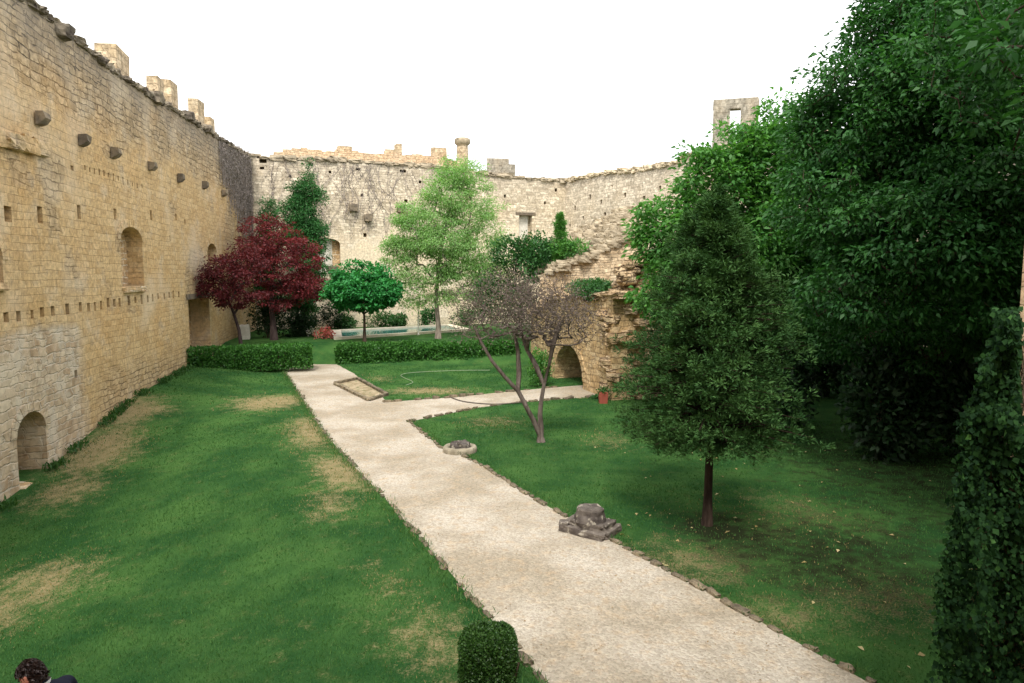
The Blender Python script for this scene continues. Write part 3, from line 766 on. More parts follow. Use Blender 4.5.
mb = MB(); mb.lathe([(5.0*k, 3+13.5*k), (7.6*k, 3+15.5*k), (7.8*k, 3+19.5*k), (6.0*k, 3+20.8*k), (.01, 3+21*k)], 16); obj('turret_cap', mb.mesh('turret_cap', True), M['capstone'], tur)
p0 = D(487, 172, 61); p1 = D(512, 158, 61)
blk = empty('wall_turret', (p0[0], 61, p0[2]-2), 'square grey stepped stone block above the far wall beside the round turret', 'turret')
W_ = p1[0]-p0[0]; H_ = p1[2]-p0[2]
mb = MB(); mb.box((0, 0, 0), (W_*.86, 1.6, 2+H_), .05); mb.box((W_*.87, .1, 0), (W_*1.15, 1.4, 2+H_*.6), .05)
obj('turret_body', fix_normals(mb.mesh('turret_body')), M['tower'], blk)

# ---- ruined vaulted building with arched doorway (faces left across the branch path)
WF = Wall((1.0, 36.3), (4.0, 27.0))
d1 = px_open(WF, 555.5, 345, 583, 389, 2.6, 0); WF.cut = MB()
a0, a1, z0, z1 = d1; WF.opening(a0, a1, -.05, z1, 3.2, (a1-a0)*.45, 14)
zr = WF.pix(600, 297)[1]
topF = [(0, WF.pix(535, 300)[1]-.6), (WF.pix(562, 296)[0], WF.pix(562, 296)[1]), (WF.pix(600, 298)[0], zr), (WF.L, zr+.1)]
WF.make('ruined_building', 'ruined ochre stone building with an arched doorway at the end of the branch path', 'ruin', topF, 5.5, M['ruin'], zb=-.6, jag=.2)
WF.rough_top('broken_top', M['core'], (.35, .7), (.25, .5), .1)
mb = MB(); c = (a0+a1)/2; w = (a1-a0)/2; ar = (a1-a0)*.45; K = 11
for k_ in range(K):
    t0, t1 = math.pi*k_/K+.012, math.pi*(k_+1)/K-.012; V = []
    for y in (-.03, .2):
        for t_ in (t0, t1):
            for g_ in (0, .32): V.append((c+(w+g_)*math.cos(t_), y, z1-ar+(ar+g_)*math.sin(t_)))
    mb.add(V, [(0,1,3,2),(4,6,7,5),(0,4,5,1),(2,3,7,6),(0,2,6,4),(1,5,7,3)])
WF.part('arch_stones', mb, M['ruin'])
# broken end of the building: a rugged pier of rubble core, taller than the roof
mb = MB()
edge_l = [(612,400),(609,380),(607,350),(606,330),(610,300),(618,285),(624,270),(633,258)]
for i in range(230):
    py = random.uniform(256, 400); xl = np.interp(-py, [-q[1] for q in edge_l], [q[0] for q in edge_l])
    px = random.uniform(xl, 652); Y = 27.0+random.uniform(0, 2.6)+.25*random.random()
    p = D(px, py, Y); s_ = random.uniform(.3, .7)
    add_rock(mb, p, (s_*1.2, s_*1.0, s_*.66), random.uniform(0, 3), round_=.4, jit=.10)
pm = D(632, 330, 29); 
V0 = [D(px, py, 27.5) for px, py in [(612,402),(660,402),(660,262),(634,262),(622,280),(612,300),(610,340)]]; V1 = [v+np.array([.8, 3.5, 0]) for v in V0]; m = len(V0)
mb.add(V0+V1, [tuple(range(m)), tuple(range(2*m-1, m-1, -1))]+[(i, m+i, m+(i+1) % m, (i+1) % m) for i in range(m)])
o = obj('ruined_pier', fix_normals(mb.mesh('ruined_pier')), M['core']); tag(o, 'jagged broken wall end of exposed rubble beside the conifer', 'ruin')
# sloping roofless gable behind it: rubble slope with patches of plaster
SL = [D(535,300,38), D(640,300,38), D(648,236,38), D(628,236,38), D(610,248,38), D(585,258,38), D(560,268,38), D(540,280,38)]
P0 = [v-np.array([0, 0, 0]) for v in SL]; P0[0][2] = -.5; P0[1][2] = -.5
mb = MB(); V1 = [v+np.array([.6, 6.0, 2.2 if i > 1 else 0]) for i, v in enumerate(P0)]; m = len(P0)
mb.add(P0+V1, [tuple(range(m)), tuple(range(2*m-1, m-1, -1))]+[(i, m+i, m+(i+1) % m, (i+1) % m) for i in range(m)])
rg = empty('ruined_gable', (P0[0][0], 38, 0), 'sloping pale rubble gable of the ruin under the far wall', 'ruin')
def inpar(o, root):
    o.parent = root; o.location = -Vector(root.location); return o
inpar(obj('gable_wall', fix_normals(mb.mesh('gable_wall')), M['gable']), rg)
mb = MB()
for i in range(420):
    t_ = random.random(); px = 540+100*t_; py = np.interp(px, [540,560,585,610,628,645], [280,268,258,248,237,236])
    yb = random.uniform(-.1, 5.5); p = D(px, py, 38)+np.array([.1*yb, yb, .37*yb]); s_ = random.uniform(.3, .8); add_rock(mb, p, (s_, s_, s_*.55), random.uniform(0, 3), round_=.25, jit=.12)
inpar(obj('rubble_slope', mb.mesh('rubble_slope'), M['capstone']), rg)

# ---- castle parapet at the right edge that carries the ivy
IVY_L = [(1003,305),(986,350),(974,420),(966,470),(956,520),(951,560),(946,640),(940,720)]
kw = empty('parapet_wall', (4.46, 6.0, -.2), 'buff stone wall edge behind the ivy at the lower right corner', 'wall')
mb = MB(); 
pts = [(4.46, -.2), (4.46, 5.4), (9, 5.4), (9, -.2)]
V = [(x-4.46, 0, z+.2) for x, z in pts]+[(x-4.46+.82*(x < 5), 1.0, z+.2) for x, z in pts]
mb.add(V, [(0,1,2,3),(7,6,5,4),(0,4,5,1),(1,5,6,2),(2,6,7,3),(3,7,4,0)])
obj('wall_body', fix_normals(mb.mesh('wall_body')), M['keep'], kw)
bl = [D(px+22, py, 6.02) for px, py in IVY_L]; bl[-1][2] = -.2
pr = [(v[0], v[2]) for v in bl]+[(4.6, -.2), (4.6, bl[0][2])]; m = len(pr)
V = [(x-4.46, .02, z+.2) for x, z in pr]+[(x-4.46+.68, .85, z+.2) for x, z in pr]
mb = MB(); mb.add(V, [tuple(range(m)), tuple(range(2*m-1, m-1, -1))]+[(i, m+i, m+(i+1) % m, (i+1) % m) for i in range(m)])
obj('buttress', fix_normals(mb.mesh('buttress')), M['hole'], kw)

WS = Wall((16.5, -1.6), (-12.5, -1.6))  # unseen courtyard wall behind the camera, put in to darken the near lawn
WS.make('castle_wall', 'inner castle wall that closes the courtyard behind the viewpoint', 'wall', [(0, 11.5), (WS.L, 12.5)], 1.5, M['left'], jag=.2)

#@@PLANTS
# ------------------------------------------------------------------ trees
def trunk_pts(pts): return [np.array(p, float) for p in pts]
# red maples against the left wall
Y = 37.0; b = D(243, 350, Y); b[2] = gz(b[0], b[1])
tr = trunk_pts([b, D(239, 330, Y), D(234, 314, Y), D(229, 302, Y), D(226, 290, Y)])
tree('red_maple', 'small wine red maple with a slim leaning stem nearest the left wall', 'tree', tuple(b), tr,
     [blob(224,276,36.3,24,20), blob(209,272,35.4,13,12), blob(243,262,37,22,18), blob(238,298,36.8,22,13), blob(212,290,35.6,14,10), blob(252,252,37,13,9), blob(201,280,35.2,7,7), blob(228,256,36.5,9,6)], 230, 42, .12, .36, L['maplered'], M['barkred'], .10, 'red maples by the left wall', .5, .7, .6)
Y = 42.0; b = D(274, 338, Y); b[2] = gz(b[0], b[1])
tr = trunk_pts([b, D(273, 322, Y), D(271, 306, Y), D(271, 290, Y), D(272, 272, Y)])
tree('red_maple', 'large wine red maple with a dense rounded crown beside the left hedge', 'tree', tuple(b), tr,
     [blob(268,240,Y,30,24), blob(286,262,Y,36,28), blob(256,268,Y,26,26), blob(304,284,Y,22,15), blob(280,295,Y,30,16), blob(264,222,Y,13,9), blob(318,292,Y,9,9), blob(298,246,Y,14,9), blob(240,250,Y,12,9), blob(308,264,Y,14,10)], 430, 46, .125, .38, L['maple'], M['barkred'], .2, 'red maples by the left wall', .5, .7, .6)
# dark yew-like mass under the maple
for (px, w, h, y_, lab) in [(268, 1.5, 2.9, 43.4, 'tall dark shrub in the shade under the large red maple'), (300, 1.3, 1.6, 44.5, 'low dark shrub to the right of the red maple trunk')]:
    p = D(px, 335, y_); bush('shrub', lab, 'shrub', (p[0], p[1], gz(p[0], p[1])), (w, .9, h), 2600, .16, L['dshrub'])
# conifer in the far corner
Y = 46.0; b = D(304, 330, Y); b[2] = 1.0
tr = trunk_pts([b]+[D(304, py, Y) for py in (300, 270, 240, 215, 195)])
tree('conifer', 'dark green conifer with a ragged top in front of the far corner', 'tree', tuple(b), tr,
     [blob(307,172,Y,6,10), blob(303,190,Y,13,16), blob(300,212,Y,18,18), blob(318,197,Y,11,9), blob(304,236,Y,21,18), blob(314,226,Y,12,9), blob(294,230,Y,11,14), blob(308,262,Y,20,22), blob(303,295,Y,18,20)], 620, 64, .17, .42, L['conifer'], M['bark'], .18, None, .6, .2, .3, .2)
Y = 48; b = D(267, 330, Y); b[2] = 1.0
tree('conifer', 'small bluish green conifer half hidden behind the red maple', 'tree', tuple(b), trunk_pts([b, D(267,280,Y), D(267,250,Y), D(267,225,Y)]),
     [blob(267,215,Y,9,16), blob(267,245,Y,11,20), blob(267,285,Y,12,22)], 200, 60, .16, .4, L['conifer'], M['bark'], .16, None, .6, .2, .3)
# round emerald tree on a clear stem
b = G(364.5, 341.5, 1.0); Y = b[1]
tr = trunk_pts([b, D(364.5,331,Y), D(364.5,322,Y), D(364,314,Y), D(363.5,303,Y)])
tree('globe_tree', 'small round emerald green tree on a clear slim stem in front of the pool', 'tree', tuple(b), tr,
     [blob(363,290,Y,36,18), blob(361,275,Y,26,15), blob(380,293,Y,21,13), blob(345,294,Y,19,13), blob(363,300,Y,32,12)], 330, 46, .20, .40, L['globe'], M['bark'], .10, None, .4, .9, .6, .45)
# tall pale green robinia
b = D(438, 340, 43.0); b[2] = 1.0; Y = 43.0
tr = trunk_pts([b, D(438.5,326,Y), D(437,312,Y), D(436,300,Y), D(437,282,Y), D(440,255,Y), D(446,225,Y), D(452,195,Y)])
tree('robinia_tree', 'tall pale green feathery tree standing left of the centre behind the hedge', 'tree', tuple(b), tr,
     [blob(460,172,Y,22,15), blob(478,183,Y,14,10), blob(452,195,Y,26,16), blob(425,200,Y,15,9), blob(428,222,Y,30,13), blob(470,218,Y,24,14), blob(408,243,Y,22,10), blob(445,243,Y,36,15), blob(484,247,Y,17,13), blob(404,262,Y,16,10), blob(425,275,Y,30,12), blob(462,268,Y,26,14), blob(486,272,Y,16,11), blob(408,288,Y,15,7), blob(402,243,Y,17,10), blob(396,262,Y,14,9), blob(412,302,Y,16,6), blob(440,296,Y,22,8), blob(476,290,Y,20,10), blob(492,262,Y,16,10), blob(412,214,Y,20,12), blob(490,208,Y,14,12), blob(494,234,Y,14,11), blob(440,182,Y,14,10), blob(398,250,Y,16,12), blob(500,278,Y,12,8)],
     950, 62, .125, .62, L['robinia'], M['barkgrey'], .17, None, .45, .8, .45, .3, droop=.2)
# twiggy purple-grey redbud on the right lawn
b = G(541, 442, 0); Y = b[1]; Y2 = Y
tr = trunk_pts([b, D(540.5,436,Y), D(541,428,Y), D(540,415,Y), D(541,402,Y), D(544,385,Y), D(549,366,Y)])
limbs = [(1, [D(533,419,Y-.1), D(526,406,Y-.2), D(518,391,Y-.2), D(505,377,Y-.3), D(492,361,Y-.4), D(482,344,Y-.4), D(474,326,Y-.4)]), (5, [D(536,366,Y+.2), D(527,350,Y+.3), D(520,328,Y+.4)]), (6, [D(553,345,Y-.2), D(560,322,Y-.2)])]
limbs.insert(1, (9, [D(519,372,Y), D(518,352,Y+.1), D(514,330,Y+.1)]))
tree('redbud_tree', 'twiggy purple grey tree with forked trunk on the right lawn by the path', 'tree', tuple(b), tr,
     [blob(500,300,Y,42,30), blob(540,305,Y,48,32), blob(575,325,Y,24,24), blob(470,300,Y,20,24), blob(520,325,Y,55,12), blob(505,278,Y,25,12), blob(562,340,Y,22,9), blob(588,330,Y,16,14), blob(570,316,Y,32,24), blob(530,318,Y,34,22), blob(526,300,Y,30,24), blob(550,298,Y,32,24), blob(462,312,Y,18,16), blob(472,318,Y-.4,22,22), blob(486,338,Y-.4,18,10)],
     1550, 8, .056, .44, L['redbud'], M['barkbud'], .105, None, .8, .4, .55, .3, tip_r=.0030, pw=.42, limbs=limbs)
# young conifer on the right lawn
b = G(707, 525, 0); Y = b[1]
def conetree(name, label, b, topz, z0, rmax, nspray, per, leaf, mat, bark, r0):
    root = empty(name, tuple(b), label, 'tree')
    mb = MB(); H = topz-b[2]
    mb.tube([(random.uniform(-.02, .02), random.uniform(-.02, .02), H*t) for t in np.linspace(0, .97, 12)], [r0*(1.25 if i == 0 else 1-.9*i/11) for i in range(12)], 12)
    segs = []; P = []; Dd = []; 
    z0r = z0-b[2]
    tones = []; nt_ = 9; pl = max(4, per//nt_)
    for i in range(nspray):
        t = RNG.random()**1.25; z = z0r+(H-z0r)*t
        a = RNG.uniform(0, 2*math.pi)
        prof = np.interp(t, [0, .08, .2, .45, .7, .88, 1], [.80, .97, 1.0, .80, .50, .26, .05])
        lob = 1+.20*math.sin(3*a+z*2.1)+.14*math.sin(5*a-z*3.3)
        R = rmax*prof*lob*RNG.uniform(.74, 1.04)
        d = np.array([math.cos(a), math.sin(a), 0]); st = np.array([0, 0, z-.10*R]); en = d*R+np.array([0, 0, z+.16*R+RNG.normal()*.1 - (.28 if t < .12 else 0)])
        md = (st+en)/2+np.array([0, 0, .10*R])
        segs += [(st, md, .022*(1-t*.6), .012), (md, en, .012, .003)]; ts = RNG.random()
        for q in range(nt_):
            w = RNG.random()**.45; sp = .05+.20*R*(1-.3*w)*.6
            c = (st*(1-w)+en*w)+np.array([0, 0, .18*R*w*(1-w)*2])+RNG.normal(size=3)*sp*np.array([.8, .8, .5]); tt = .6*ts+.4*RNG.random()
            for _ in range(pl):
                off = rand_unit(1)[0]*RNG.random()**.6; off[2] *= .7; rr = leaf*1.25
                P.append(c+off*rr); Dd.append(d*.35+off*.9+np.array([0, 0, .25])); tones.append(tt)
    bme = tubes_np(segs, 'b', 4); V_ = np.empty(len(bme.vertices)*3); bme.vertices.foreach_get('co', V_)
    F_ = np.empty(len(bme.loops), dtype=int); bme.loops.foreach_get('vertex_index', F_)
    mb.add(V_.reshape(-1, 3), F_.reshape(-1, 4)); bpy.data.meshes.remove(bme)
    obj('trunk', mb.mesh('trunk', True), bark, root)
    P = np.array(P); n = len(P); sz = leaf*RNG.uniform(.6, 1.4, n); N = rand_unit(n); N[:, 2] += .6
    tone = np.clip(np.array(tones)*.7+RNG.random(n)*.32, 0, 1)
    obj('crown', leaves(P, np.array(Dd), N, sz, sz*.30, 'crown', .1, tone), mat, root)
    return root
conetree('young_conifer', 'dull green conical conifer on a bare dark trunk on the right lawn', b, 6.55, 1.75, 1.64, 620, 220, .078, L['pine'], M['barkpine'], .095)
# walnut filling the right side, and a brighter tree behind the conifer
Y = 17.0; b = np.array([11.2, 20.4, 0.0])
tr = trunk_pts([b, b+[.05, 0, 1.2], b+[.1, .1, 2.4], b+[.0, .1, 3.6], b+[-.1, 0, 5.0], b+[-.2, 0, 6.6]])
tree('walnut_tree', 'huge dark green broadleaf tree filling the right side of the courtyard', 'tree', tuple(b), tr,
     [blob(880,120,Y,80,70), blob(960,80,16,90,85), blob(920,30,Y,60,50), blob(885,25,Y,35,45), blob(1000,190,15,80,75), blob(850,200,Y,70,60), blob(930,230,15.5,90,60), blob(1020,290,15,60,55), blob(880,290,16.5,70,50), blob(830,140,18,45,45), blob(970,-10,17,60,50), blob(1060,60,17,70,80), blob(840,75,17.5,22,28), blob(822,100,17.5,16,14), blob(832,52,17.5,13,12), blob(858,28,17,14,16), blob(868,-4,17,16,14), blob(806,128,18,14,12), blob(925,5,16,30,30), blob(960,310,18,70,45), blob(835,310,20,45,45), blob(900,345,19,60,30), blob(790,330,22,40,40), blob(975,35,13.2,60,60), blob(1010,110,12.5,45,50), ((14.5,15.5,5.5), (2.6,3,3))],
     2700, 66, .140, .50, L['walnut'], M['bark'], .34, None, .5, .8, .46, .35, droop=.25)
b = np.array([13.2, 9.8, 0.0])  # extra tree, mostly out of view, added to shade the right-hand ground
tree('walnut_tree', 'second large dark green broadleaf tree overhanging from beyond the ivy wall', 'tree', tuple(b), trunk_pts([b, b+[0,0,1.5], b+[-.1,0,3.2], b+[-.2,0,5.5]]),
     [((12.5,9.5,7.5), (4,3,3)), ((10.2,10.0,9.2), (2.9,3,2.2)), ((9.8,7.6,10.2), (2.6,2.4,1.8)), ((13.5,12.0,6.5), (3,3,2.6)), ((12.5,7.5,9.8), (3,2.6,2))], 620, 46, .20, .62, L['walnut'], M['bark'], .30, None, .5, .8, .5, .35)
Y = 23.0; b = np.array([7.6, 23.5, 0.0])
tr = trunk_pts([b, b+[0, 0, 1.2], b+[-.1, 0, 2.6], b+[-.1, .1, 4.2], b+[.1, 0, 6.0]])
tree('broadleaf_tree', 'fresh green broadleaf tree showing behind the conical conifer', 'tree', tuple(b), tr,
     [blob(672,222,Y,34,34), blob(715,190,Y,42,40), blob(690,270,Y,40,34), blob(745,160,Y,34,34), blob(660,245,Y,22,24), blob(775,150,Y,38,40), blob(800,230,Y,60,60), blob(735,260,Y,60,45), blob(662,300,Y,26,24), blob(745,325,Y,60,30), blob(790,112,Y,14,18), blob(786,92,Y,6,9), blob(640,232,Y,10,10), blob(700,158,Y,16,11), blob(738,132,Y,14,10)],
     900, 60, .18, .56, L['bright'], M['bark'], .27, None, .5, .8, .5, .35, droop=.2)
b = np.array([15.0, 25.5, 0.0])
tree('broadleaf_tree', 'dark broadleaf tree deep in the shade behind the walnut', 'tree', tuple(b), trunk_pts([b, b+[0,0,1.5], b+[0,0,3.0], b+[0,0,5.5]]),
     [((14.5,25,6), (4,3.5,3)), ((12.5,26.5,4), (3.2,3,2.4)), ((16.2,22,5), (2.6,3.5,3.2)), ((13.5,25,9), (3,3,2.4))], 420, 50, .25, .8, L['walnut'], M['bark'], .28, None, .5, .8, .5, .35)
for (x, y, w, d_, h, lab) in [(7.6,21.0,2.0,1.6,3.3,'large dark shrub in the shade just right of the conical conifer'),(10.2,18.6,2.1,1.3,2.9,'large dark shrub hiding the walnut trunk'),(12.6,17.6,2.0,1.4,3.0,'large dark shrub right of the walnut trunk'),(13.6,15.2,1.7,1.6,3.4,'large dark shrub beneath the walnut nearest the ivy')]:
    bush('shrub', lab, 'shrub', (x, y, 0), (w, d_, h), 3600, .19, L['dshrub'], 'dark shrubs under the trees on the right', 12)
# undergrowth on the shady side
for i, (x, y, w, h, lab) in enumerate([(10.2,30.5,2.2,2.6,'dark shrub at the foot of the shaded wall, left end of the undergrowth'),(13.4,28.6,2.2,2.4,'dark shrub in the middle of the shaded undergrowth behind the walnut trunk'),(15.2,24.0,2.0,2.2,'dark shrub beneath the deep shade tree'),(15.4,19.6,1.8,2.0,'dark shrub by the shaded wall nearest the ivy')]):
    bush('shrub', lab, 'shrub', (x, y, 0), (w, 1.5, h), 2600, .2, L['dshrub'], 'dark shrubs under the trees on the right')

# ------------------------------------------------------------------ hedges, shrubs
def hedge(name, label, p0, p1, zb, zt, th, mat, leaf, dens, cat='hedge', rnd=.12, wave=.06, xtra=0):
    p0 = np.array(p0); p1 = np.array(p1); d = p1-p0; Lh = np.linalg.norm(d); rz = math.atan2(d[1], d[0]); H = zt-zb
    root = empty(name, (p0[0], p0[1], zb), label, cat, None, rz)
    n = int(dens*(2*Lh*H+Lh*th+2*th*H))
    P = []; N0 = []
    fx = np.array([Lh*H, Lh*H, Lh*th, th*H, th*H]); fx /= fx.sum(); side = RNG.choice(5, n, p=fx)
    u = RNG.random(n); v = RNG.random(n)
    X = np.where(side < 3, u*Lh, np.where(side == 3, 0, Lh)); Yy = np.where(side == 0, 0, np.where(side == 1, th, np.where(side == 2, v*th, u*th))); Z = np.where(side == 2, H, v*H)
    nn = np.array([(0,-1,0),(0,1,0),(0,0,1),(-1,0,0),(1,0,0)], float)[side]
    P = np.stack([X, Yy, Z], 1)
    c = np.clip(P, [rnd*1.5, rnd*1.5, 0], [Lh-rnd*1.5, th-rnd*1.5, H-rnd*1.5]); o = P-c; l = np.linalg.norm(o, axis=1)[:, None]
    P = np.where(l > rnd*1.5, c+o/np.maximum(l, 1e-6)*rnd*1.5, P)
    w = np.array([mnoise.noise(Vector(q*1.6)) + .6*mnoise.noise(Vector(q*4.0)) for q in P])
    P = P+nn*(w*wave*1.6 - RNG.random(n)**2*.16)[:, None] 
    P[:, 2] = np.maximum(P[:, 2], .02)
    Dr = rand_unit(n)*.8+nn*.6+np.array([0, 0, .3]); Nn = rand_unit(n)*.7+nn*.7
    sz = leaf*RNG.uniform(.6, 1.4, n)
    obj('foliage', leaves(P, Dr, Nn, sz, sz*.6, 'foliage'), mat, root)
    segs = []
    for i in range(int(Lh/.35)+3):
        x = (i+.5)*Lh/(int(Lh/.35)+3); y = th*random.uniform(.3, .7)
        for k in range(3):
            segs += [((x, y, -.05), (x+random.uniform(-.1, .1), y+random.uniform(-.08, .08), H*.45), .02, .014), ((x, y, H*.4), (float(np.clip(x+random.uniform(-.15, .15), .1, Lh-.1)), th*random.uniform(.3, .7), H*.82), .014, .006)]
    obj('stems', tubes_np(segs, 'stems', 4), M['bark'], root)
    # dense dark heart of dead twigs and old leaves
    n2 = int(n*.5); Q = RNG.random((n2, 3))*np.array([Lh-.2, th-.24, H-.16])+np.array([.1, .12, .02])
    obj('inner_twigs', leaves(Q, rand_unit(n2), rand_unit(n2), leaf*1.6, leaf*1.1, 'inner_twigs'), mat, root)
    return root
h0 = G(184, 369, .42); h1 = G(313, 368, .18)
hedge('hedge', 'clipped green hedge at the far end of the left lawn below the red maples', (h0[0], h0[1]), (h1[0], h1[1]), .15, 1.38, 1.25, L['hedge'], .10, 330)
h0 = G(336, 364.5, 0); h1 = G(520, 362, 0)
hedge('hedge', 'long looser green hedge in front of the pool right of the path end', (h0[0], h0[1]), (h1[0], h1[1]+.2), .0, 1.08, 1.0, L['hedge'], .12, 290, wave=.14)
bb = G(487, 697, 0)
hedge('box_bush', 'clipped round-topped box bush at the bottom edge beside the gravel path', (bb[0]-.35, bb[1]), (bb[0]+.36, bb[1]), -.02, .68, .68, L['box'], .030, 9000, 'bush', .17, .014)

def pbush(px, py, z, w, d_, h, label, mat, leaf=.15, n=1300, wall=True, grp=None, name='shrub'):
    if wall:
        a_, _ = WB.pix(px, 326); p = WB.world(a_, -d_-.3)
    else: p = G(px, py, z)
    bush(name, label, 'shrub', (p[0], p[1], gz(p[0], p[1])), (w, d_, h), n, leaf, mat, grp)
gp = 'shrubs below the far wall'
pbush(329, 330, 1.0, 1.3, .8, 1.9, 'dark rounded shrub below the far wall behind the red flowers', L['dshrub'], grp=gp)
pbush(303, 327, 1.0, 1.2, .8, 1.5, 'dark low shrub below the far wall nearest the red maple', L['dshrub'], grp=gp)
pbush(345, 329, 1.0, .9, .7, 1.1, 'mid green shrub below the far wall left of the round tree', L['shrub'], grp=gp)
pbush(378, 325.5, 1.0, 1.7, .8, 1.3, 'mid green shrub below the far wall right of the round tree stem', L['shrub'], grp=gp)
pbush(396, 325, 1.0, .8, .7, 1.0, 'small dark shrub by the pool near the white pole', L['shrub'], grp=gp)
pbush(425, 324, 1.0, .8, .7, 1.5, 'dark upright shrub behind the pale green tree trunk', L['conifer'], grp=gp)
pbush(462, 322, 1.0, 1.6, .8, 1.6, 'wide green shrub behind the right end of the pool', L['shrub'], grp=gp)
pbush(323, 339, 1.0, .75, .5, .75, 'low bush covered in red flowers at the left end of the pool', L['rose'], .12, 420, False, name='flower_bush')
pbush(313, 337, 1.0, .5, .4, .6, 'small bush of white flowers beside the red flower bush', L['wrose'], .10, 160, False, name='flower_bush')
pbush(398, 326, 1.0, .4, .3, .9, 'reddish leaved shrub beside the white pole', L['maple'], .12, 240, name='red_shrub')
# growth on and beside the ruin
def tbush(px, py, Y, rx, rz, ry, label, mat, n, leaf=.15, name='shrub'):
    k = Y/FPX; p = D(px, py+rz, Y); bush(name, label, 'shrub', tuple(p), (rx*k*1.25, ry, rz*k*2), n, leaf, mat)
tbush(528, 258, 40, 34, 24, 1.6, 'wide bluish green shrub growing over the ruin behind the twiggy tree', L['shrub'], 7500, .17)
tbush(505, 300, 41, 30, 26, 1.4, 'dark green shrub low behind the twiggy tree crown', L['shrub'], 4500, .17)
tbush(588, 290, 29.2, 25, 10.5, 1.2, 'mat of green ivy capping the roof of the ruined building', L['shrub'], 3600, .11, 'ivy')
tbush(578, 248, 38.6, 22, 11, .9, 'light green creeper on the rubble slope right of the cypress', L['bright'], 1500, .14, 'creeper')
tbush(540, 365, 30.5, 13, 19, .6, 'bright green upright shrub left of the arched doorway', L['bright'], 2000, .11)
tbush(596, 398, 27.2, 9, 4, .3, 'low green plant beside the red pot at the ruin foot', L['shrub'], 400, .08, 'plant')
Y = 39; bq = D(560, 268, Y)
conetree('cypress', 'slim bright green cypress against the far wall above the ruin', bq, D(560, 214, Y)[2], bq[2]+.1, .46, 130, 70, .12, L['bright'], M['bark'], .05)
pbush(608, 400, 0, .5, .4, .55, 'small weedy tuft at the foot of the broken pier', L['weed'], .09, 200, False, name='weed_tuft')

# ------------------------------------------------------------------ ivy
# foreground ivy hanging over the parapet wall
n = 17000; yy = np.array([q[1] for q in IVY_L]); xx = np.array([q[0] for q in IVY_L])
root = empty('ivy', (4.3, 5.95, -.2), 'glossy dark green ivy hanging down the wall at the lower right corner', 'ivy')
P = []
while len(P) < n:
    py = RNG.uniform(300, 760); xl = np.interp(py, yy, xx)-10*RNG.random()**6+24*mnoise.noise(Vector((py*.022, 0, 1)))+6*mnoise.noise(Vector((py*.11, 3, 1)))
    xr = 1075 if py > 425 else 1019
    px = xl+(xr-xl)*RNG.random()
    if py < 305+18*RNG.random(): continue
    depth = 6.04-.34*RNG.random()**1.6-.55*max(0, mnoise.noise(Vector((px*.03, py*.03, 4))))
    p = D(px, py, depth)
    if p[2] > -.15: P.append(p)
for i in range(48):          # loose sprigs on the fringe
    py = RNG.uniform(345, 640); px = np.interp(py, yy, xx)+4; sx = RNG.uniform(-2.2, -.3); ln = RNG.integers(7, 20)
    for k in range(ln*2): P.append(D(px+sx*k*.5+RNG.normal()*2.5, py+k*1.9+RNG.normal()*2.5, 5.86-.05*RNG.random()))
P = np.array(P)-np.array([4.3, 5.95, -.2])
n = len(P); Dr = rand_unit(n)*.55+np.array([-.15, -.35, -.75]); N = rand_unit(n)*1.0+np.array([-.35, -.65, .35])
sz = RNG.uniform(.025, .07, n)
obj('foliage', leaves(P, Dr, N, sz, sz*.9, 'foliage', .08, np.clip(RNG.random(n)**1.4, 0, 1)*.96), L['ivy'], root)
segs = []
for i in range(26):
    px = RNG.uniform(992, 1060); q = [D(px+RNG.normal()*6, py, 5.98)-np.array([4.3, 5.95, -.2]) for py in range(340+int(max(0, 1000-px)*1.6), 730, 40)]
    segs += [(a, c, .008, .008) for a, c in zip(q[:-1], q[1:])]
obj('vines', tubes_np(segs, 'vines', 4), M['bark'], root)
# dark ivy covering the shaded wall
def wall_ivy(W, name, label, a0, a1, ztop, n, leaf, mat, thick=.25, zbot=0, hole=.0, cat='ivy', seed=0, edge=1.2):
    root = empty(name, W.world((a0+a1)/2, -.05, zbot), label, cat, None, W.rz); ac = (a0+a1)/2
    P = []
    while len(P) < n:
        a = RNG.uniform(a0, a1); zt = ztop(a) if callable(ztop) else ztop
        z = RNG.uniform(zbot, zt+edge*mnoise.noise(Vector((a*.6, seed, 0))))
        if mnoise.noise(Vector((a*.45, z*.45, seed+5))) < hole: continue
        P.append((a-ac, -.02-thick*RNG.random()*(.6+.8*abs(mnoise.noise(Vector((a, z, seed))))), z-zbot))
    P = np.array(P); Dr = rand_unit(n)*.6+np.array([0, -.2, -.6]); N = rand_unit(n)*.5+np.array([0, -.8, .4])
    sz = leaf*RNG.uniform(.6, 1.4, n); obj('foliage', leaves(P, Dr, N, sz, sz*.8, 'foliage'), mat, root)
    return root
wall_ivy(WE, 'ivy', 'dark ivy covering the shaded wall behind the walnut', 1, 25, lambda a: 8.5-.08*a, 9000, .26, L['divy'], .5, seed=2, hole=-.35)
wall_ivy(WR, 'ivy', 'dark ivy on the far wall behind the right-hand trees', 17, 30, lambda a: 8.0, 6000, .26, L['divy'], .5, seed=7, hole=-.35)
